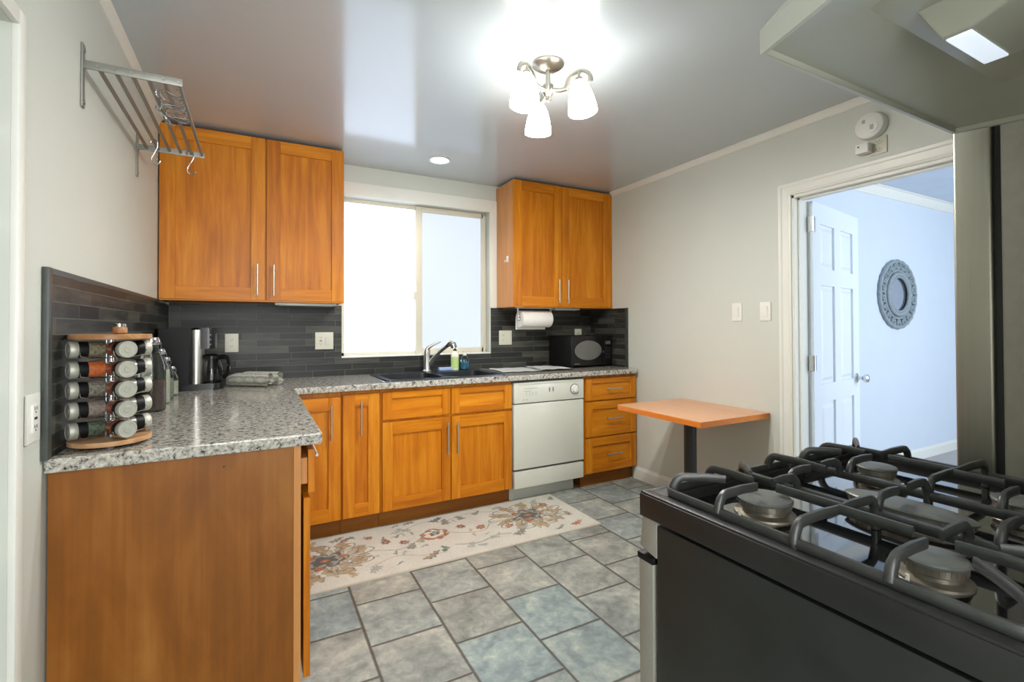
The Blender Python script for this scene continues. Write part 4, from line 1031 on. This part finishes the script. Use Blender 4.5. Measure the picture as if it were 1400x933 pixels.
    for (cx, cy, Ln, wd, r_, col) in ((.62, .24, .075, .026, .5, GR), (.39, .50, .07, .018, 2.7, GR), (.70, .44, .09, .02, 2.2, BG), (.58, .47, .1, .02, .4, BG), (.75, .30, .06, .018, 3.0, TN), (.90, .45, .09, .028, .9, GR), (.46, .10, .08, .028, 3.4, BG), (.66, .08, .13, .02, .35, DG), (.66, .085, .12, .012, .35, TN), (.8, .13, .05, .02, 1.2, lin((60, 84, 66))), (.92, .10, .07, .022, .4, BG), (1.02, .06, .05, .02, 2, BG), (1.10, .17, .06, .02, 5.2, BG),
                                      (1.22, .12, .11, .028, .2, GR), (1.30, .2, .07, .02, -.4, BG), (1.02, .47, .07, .03, 1.2, GR), (1.12, .52, .08, .016, .2, GR), (1.36, .52, .09, .02, 2.9, BG), (1.55, .50, .09, .022, .4, BG), (1.66, .22, .06, .03, .6, TN), (1.66, .22, .05, .014, .2, GR), (1.60, .08, .11, .018, .1, OR), (1.48, .07, .09, .012, .15, GR), (.12, .52, .08, .02, .4, TN), (.06, .07, .09, .018, .3, TN), (.30, .06, .07, .02, 1.4, TN), (.24, .53, .1, .018, .1, GR), (.84, .54, .1, .02, .1, DG), (.76, .56, .08, .016, 2.9, GR), (1.7, .5, .07, .02, .5, GR)):
        leaf(cx, cy, Ln, wd, r_, col, .85, 4)
    petals(.80, .125, .02, 6, lin((64, 92, 70)), 1, 1, 0, .5)
    C *= (.86+.26*Nz)[..., None]; C *= (.94+.12*sm(30, 1))[..., None]
    bd = np.minimum(np.minimum(X, x1-x0-X), np.minimum(Y, y1-y0-Y)); m = (bd < .006)[..., None]; C[:] = np.where(m, lin((186, 172, 152)), C)
    Z = .0065+.0012*Nz+.002*np.sin(X*5)*np.sin(Y*4)**2
    V = np.stack([X+x0, Y+y0, Z], -1).reshape(-1, 3)
    idx = np.arange(nx*ny).reshape(nx, ny)
    F = np.stack([idx[:-1, :-1], idx[1:, :-1], idx[1:, 1:], idx[:-1, 1:]], -1).reshape(-1, 4)
    border = np.concatenate([idx[:, 0], idx[-1, 1:], idx[-2::-1, -1], idx[0, -2:0:-1]])
    V2 = V[border].copy(); V2[:, 2] = .0005; nb = len(border); base = nx*ny+np.arange(nb)
    F2 = np.stack([border, base, np.roll(base, -1), np.roll(border, -1)], -1)
    me = bpy.data.meshes.new('rug'); Vt = np.concatenate([V, V2]); Ft = np.concatenate([F, F2])
    me.vertices.add(len(Vt)); me.vertices.foreach_set('co', Vt.ravel())
    me.loops.add(Ft.size); me.loops.foreach_set('vertex_index', Ft.ravel().astype(np.int32))
    me.polygons.add(len(Ft)); me.polygons.foreach_set('loop_start', np.arange(0, Ft.size, 4, dtype=np.int32)); me.update(calc_edges=True); me.validate()
    ca = me.color_attributes.new('weave', 'FLOAT_COLOR', 'POINT')
    cc = np.ones((len(Vt), 4)); cc[:nx*ny, :3] = C.reshape(-1, 3); cc[nx*ny:, :3] = lin((170, 160, 140)); ca.data.foreach_set('color', cc.ravel())
    m, nt, b = newmat('rug_weave'); at = N(nt, 'ShaderNodeVertexColor', layer_name='weave')
    L(nt, mixc(nt, .12, at.outputs[0], ramp(nt, noise(nt, coords(nt), 500, 2), [(.3, (.3, .3, .28, 1)), (.7, (.85, .83, .78, 1))])), b.inputs['Base Color']); b.inputs['Roughness'].default_value = .95
    b.inputs['Specular IOR Level'].default_value = .1
    bump(nt, b, noise(nt, coords(nt), 700, 2), .4, .002); me.materials.append(m)
    o = bpy.data.objects.new('runner_rug', me); COL.objects.link(o)
    tag(o, 'cream floral runner rug with rust and grey blossoms below the sink cabinets', 'rug')
rug()

# ------------------------------------------------------------------ gas range
RX0, RX1, RYF, RYB = .64, 1.362, .672, -.17
c = thing('gas_range', 'black gas range with stainless front in the near right corner', 'stove', (1.0, .25, 0))
s = MB(); s.box(RX0+.004, RX1-.004, RYB, RYF-.02, .03, .866, .004)
for a in (RX0+.05, RX1-.05):
    for q in (RYB+.05, RYF-.08): s.cyl((a, q, 0), (a, q, .035), .018, 12)
s.build('body', plain('range_side', srgb(34, 37, 35), .4, coat=.05, var=.25, nscale=8), c)
s = MB()   # raised rim around a recessed glossy well
zr = .921
s.box(RX0, RX1, RYF+.0, RYF+.018, .882, zr, .005)
s.box(RX0-.002, RX0+.02, RYB, RYF+.012, .878, zr, .005); s.box(RX1-.02, RX1+.002, RYB, RYF+.012, .878, zr, .005); s.box(RX0, RX1, .02, .08, .878, zr, .005); s.box(RX0+.01, RX1-.01, RYF-.03, RYF+.005, .878, zr-.001, .003)
s.box(RX0, RX1, RYB, .02, .878, .918, .003)
s.build('cooktop_rim', M['rangetrim'], c, smooth=30)
s = MB(); s.box(RX0+.018, RX1-.018, .07, RYF-.02, .878, .902); s.build('cooktop', M['enamel'], c, smooth=30)
s = MB(); s.box(RX0-.0045, RX0-.0015, RYB, RYF+.014, .876, .917, .001); s.build('side_trim', M['rangetrim'], c)
s = MB(); s.box(RX0, RX1, RYB-.005, RYB+.04, .918, .99, .008); s.build('backguard', M['steel'], c)
s = MB(); s.prism([(RYF-.02, .882), (RYF+.014, .882), (RYF+.022, .815), (RYF-.02, .805)], 'x', RX0+.003, RX1-.003, .002); cp = s.build('control_panel', M['rangesteel'], c)
for k in range(5):
    x = RX0+.09+k*(RX1-RX0-.18)/4
    s = MB(); s.lathe([(.026, 0), (.026, .006), (.021, .01), (.019, .032), (.016, .036), (0, .036)], Matrix.Translation((x, RYF+.018, .848)) @ Matrix.Rotation(-PI/2-.1, 4, 'X'), 24); s.build('knob', M['black'], cp)
s = MB(); s.box(RX0+.002, RX1-.002, RYF-.012, RYF+.024, .22, .793, .003); od = s.build('oven_door', M['rangesteel'], c)
s = MB(); s.box(RX0+.001, RX1-.001, RYF-.013, RYF+.028, .790, .803, .003); s.build('door_top_cap', M['blackmatte'], od)
s = MB(); s.box(RX0+.11, RX1-.11, RYF+.024, RYF+.026, .36, .66, .001); s.build('oven_window', M['enamel'], od)
s = MB(); s.cyl((RX0+.07, RYF+.068, .745), (RX1-.07, RYF+.068, .745), .012, 16); s.cyl((RX0+.09, RYF+.02, .745), (RX0+.09, RYF+.068, .745), .009, 12); s.cyl((RX1-.09, RYF+.02, .745), (RX1-.09, RYF+.068, .745), .009, 12); s.build('handle', M['steel'], od)
s = MB(); s.box(RX0+.004, RX1-.004, RYF-.012, RYF+.02, .04, .208, .004); s.build('storage_drawer', M['steel'], c)
# burners
zb = .902
def burner(x, y, r, name='burner', sy=1):
    s = MB(); Mx = Matrix.Translation((x, y, zb))
    s.lathe([(r*1.12, 0), (r*1.10, .003), (r*.92, .0045), (r*.80, .006), (r*.78, .011), (r*.93, .014), (r*.93, .023)], Mx, 40, 1, sy)
    for k in range(36):
        a = k*2*PI/36; s.box(-.0006, .0006, r*.92, r*.945, .016, .0225, 0, 1, Matrix.Translation((x, y, zb)) @ Matrix.Scale(sy, 4, (0, 1, 0)) @ Matrix.Rotation(a, 4, 'Z'))
    h = s.build(name, M['burnerhead'], c)
    s = MB(); s.lathe([(r*.9, .0225), (r*.98, .0235), (r*1.0, .027), (r*.95, .0295), (r*.5, .0315), (0, .032)], Mx, 40, 1, sy); s.build('burner_cap', M['cap'], h)
    if sy == 1:
        s = MB(); s.cyl((x-r*1.16, y+.012, zb), (x-r*1.16, y+.012, zb+.010), .0025, 8); s.build('igniter', M['ivory'], h)
    return h
burner(.783, .535, .044); burner(.775, .295, .036); burner(1.165, .54, .036); burner(1.150, .315, .040)
burner(.955, .40, .036, 'oval_burner', 2.6)
# grates
def grate(x0, x1, y0, y1, bs, kind):
    s = MB(); zl, zh = .926, .953; r = .0045
    s.tube([(x, y, zl) for x, y in rrect(x0, x1, y0, y1, .028, 6)], r, 12, r2=.0075, closed=True, sq=5)
    for x, y in ((x0+.02, y0+.008), (x1-.02, y0+.008), (x0+.02, y1-.008), (x1-.02, y1-.008), (x0, (y0+y1)/2), (x1, (y0+y1)/2)): s.cyl((x, y, .903), (x, y, zl), .006, 8)
    def finger(p, q, rr=.0044):
        """rises from the rail at p in an arch and runs level towards q"""
        p = Vector((p[0], p[1], 0)); q = Vector((q[0], q[1], 0)); d = (q-p); Ln = d.length; d.normalize()
        pts = [p+Vector((0, 0, zl))]
        for t in (.1, .3, .5, .7, .85, 1.0): pts.append(p+d*(.020*(1-math.cos(t*PI/2)))+Vector((0, 0, zl+(zh-zl)*math.sin(t*PI/2))))
        pts.append(p+d*(Ln*.6)+Vector((0, 0, zh+.001))); pts.append(q+Vector((0, 0, zh-.001)))
        rs = [rr*1.3]*4+[rr*1.1]*3+[rr, rr*.7]
        s.tube(pts, rs, 12, r2=.0072, sq=5)
    ym = (y0+y1)/2
    if kind == 'side':
        finger((x0, ym), ((x0+x1)/2, ym)); finger((x1, ym), ((x0+x1)/2, ym))
        xm = (x0+x1)/2
        for (bx, by) in bs:
            g = .022
            finger((x0, by), (bx-g, by)); finger((x1, by), (bx+g, by))
            yy = y1 if by > ym else y0; sg = 1 if by > ym else -1
            finger((bx-.045 if False else bx, yy), (bx, by+sg*g))
            s.tube([(bx, ym, zh), (bx, by-sg*g, zh)], [.0044, .0034], 12, r2=.0072, sq=5)
            finger((x0+.012, yy-sg*.012), (bx-.035, by+sg*.052)); finger((x1-.012, yy-sg*.012), (bx+.035, by+sg*.052))
    else:
        xm = (x0+x1)/2
        for yy in (y0+.10, ym, y1-.10):
            finger((x0, yy), (xm-.018, yy)); finger((x1, yy), (xm+.018, yy))
        finger((xm, y0), (xm, y0+.12)); finger((xm, y1), (xm, y1-.12))
    return s.build('grate', M['cast'], c, smooth=50)
grate(.664, .878, .165, .655, [(.783, .535), (.775, .295)], 'side')
grate(.884, 1.054, .165, .655, [], 'mid')
grate(1.060, 1.300, .165, .655, [(1.165, .54), (1.150, .315)], 'side')

# ------------------------------------------------------------------ range hood
c = thing('range_hood', 'pale grey range hood with a light lens hanging over the range', 'range hood', (1.0, .1, 1.65))
zh = 1.65
bot = [(.62, -.195), (1.405, -.195), (1.395, .35), (1.354, .472), (.689, .472), (.648, .345), (.625, .26)]
s = MB(); bm = s.bm
def inset(p, k):
    cx, cy = 1.01, .15; return [(cx+(x-cx)*(1-k), cy+(y-cy)*(1-k*1.1)) for x, y in p]
inn = inset(bot, .018); inn2 = inset(bot, .30)
A = ringverts(bot, zh); B = ringverts(bot, zh+.038)
top = [(.64, -.195), (1.385, -.195), (1.37, .16), (1.32, .20), (.72, .20), (.668, .16), (.65, .10)]
Cc = ringverts(top, zh+.17); D = ringverts(inn, zh); E_ = ringverts(inn, zh+.03); F_ = ringverts(inn2, zh+.06)
def brg(P, Q):
    n = len(P)
    for i in range(n): bm.faces.new((P[i], P[(i+1) % n], Q[(i+1) % n], Q[i]))
brg(A, B); brg(B, Cc); bm.faces.new(Cc); brg(A, D)
s.build('shell', M['hood'], c, smooth=20)
s = MB(); bm = s.bm; D = ringverts(inn, zh+.0005); E_ = ringverts(inset(bot, .02), zh+.010); F_ = ringverts(inn2, zh+.040); G_ = ringverts(inset(bot, .36), zh+.034)
brg(D, E_); brg(E_, F_); brg(F_, G_); bm.faces.new(G_); s.build('underside', M['hood_in'], c, smooth=20)
s = MB(); 
lo = [(.868, .279, zh-.010), (1.010, .279, zh-.010), (1.010, .314, zh-.010), (.868, .314, zh-.010)]; hi = [(.845, .13, zh+.036), (1.10, .13, zh+.036), (1.10, .335, zh+.036), (.845, .335, zh+.036)]
s.hexa(lo, hi, .004); lb = s.build('lamp_housing', M['hood_in'], c)
s = MB(); s.box(.874, 1.004, .283, .311, zh-.0125, zh-.009, .001); s.build('light_lens', M['lens'], lb)
s = MB(); s.box(.95, 1.25, -.14, .02, zh+.026, zh+.033, .002); s.build('grease_filter', M['steel'], c)
s = MB(); s.box(.74, 1.28, -.19, .08, zh+.17, ZC-.002, .002); s.build('duct_cover', M['hood'], c)

# ------------------------------------------------------------------ refrigerator
c = thing('refrigerator', 'tall refrigerator with grey sides and stainless door right of the range', 'refrigerator', (1.8, .15, 0))
FX0, FX1 = 1.42, 2.28
s = MB(); s.box(FX0+.003, FX1-.003, -.18, .418, .02, 1.75, .006); s.build('body', plain('fridge_side', srgb(112, 111, 98), .55, var=.06, nscale=40, bstr=.4), c)
s = MB(); s.box(FX0+.010, FX1-.010, .417, .432, .06, 1.742, .002); s.build('gasket', M['gasket'], c)
for z0, z1 in ((.62, 1.745), (.06, .608)):
    s = MB(); s.box(FX0, FX1, .431, .497, z0, z1, .006, 3); d = s.build('door', M['fridgesteel'], c)
    s = MB(); s.cyl((FX1-.06 if z1 > 1 else FX0+.12, .545, max(z0+.15, z1-.62) if z1 > 1 else .52), (FX1-.06, .545, z1-.12 if z1 > 1 else .52), .012, 14)
    if z1 > 1: s.cyl((FX1-.06, .49, z1-.2), (FX1-.06, .545, z1-.2), .008, 10); s.cyl((FX1-.06, .49, z1-.55), (FX1-.06, .545, z1-.55), .008, 10)
    else: s.cyl((FX0+.12, .49, .52), (FX0+.12, .545, .52), .008, 10); s.cyl((FX1-.12, .49, .52), (FX1-.12, .545, .52), .008, 10)
    s.build('handle', M['steel'], d)
s = MB(); s.box(FX0+.03, FX1-.03, .38, .45, .0, .055); s.build('base_grille', M['gasket'], c)

# ------------------------------------------------------------------ carved oval mirror in the next room
c = thing('wall_mirror', 'oval mirror in a carved grey openwork frame on the next room wall', 'mirror', (5.0, 2.149, 1.505))
s = MB()
a_, b_ = .33, .31
def ell(k, n=80, j=0): return [(k*a_*math.cos(2*PI*i/n), j, k*b_*math.sin(2*PI*i/n)) for i in range(n)]
s.tube(ell(.57, j=-.02), .020, 10, closed=True, up=(0, 1, 0), r2=.018); s.tube(ell(.49, j=-.025), .010, 8, closed=True, up=(0, 1, 0)); s.tube(ell(.68, j=-.012), .012, 8, closed=True, up=(0, 1, 0))
s.tube([( (1-.022*abs(math.sin(12*t)))*.95*a_*math.cos(t), -.012, (1-.022*abs(math.sin(12*t)))*.95*b_*math.sin(t)) for t in [2*PI*i/180 for i in range(180)]], .017, 8, closed=True, up=(0, 1, 0))
for k in range(18):
    t = 2*PI*(k+.5)/18; cx, cz = .80*a_*math.cos(t), .80*b_*math.sin(t)
    for q, sgn in ((0, 1), (1, -1)):
        pts = []
        for i in range(14):
            w_ = i/13; rr = .034*(1-.72*w_); an = t+sgn*(w_*4.4+.6)
            pts.append((cx+rr*math.cos(an), -.014-.004*q, cz+rr*math.sin(an)))
        s.tube(pts, [.010-.004*i/13 for i in range(14)], 6, up=(0, 1, 0))
    s.lathe([(.011, 0), (.009, .008), (0, .011)], Matrix.Translation((cx, -.014, cz)) @ Matrix.Rotation(PI/2, 4, 'X'), 10)
s.build('carved_frame', M['mirrorframe'], c, local=True)
s = MB(); s.lathe([(.168, 0), (.168, .006), (0, .006)], Matrix.Translation((0, -.004, 0)) @ Matrix.Rotation(PI/2, 4, 'X'), 60, a_*.52/.168, b_*.52/.168); s.build('mirror_glass', M['mirror'], c, local=True)

# niche casing on the left wall
s = MB()
s.box(Xl, Xl+.014, NY1-.002, NY1+.037, 0, NZ1+.037, .003); s.box(Xl, Xl+.014, NY0-.037, NY0+.002, 0, NZ1+.037, .003); s.box(Xl, Xl+.014, NY0, NY1, NZ1, NZ1+.037, .003)
structure(s.build('trim_7', M['trim']))
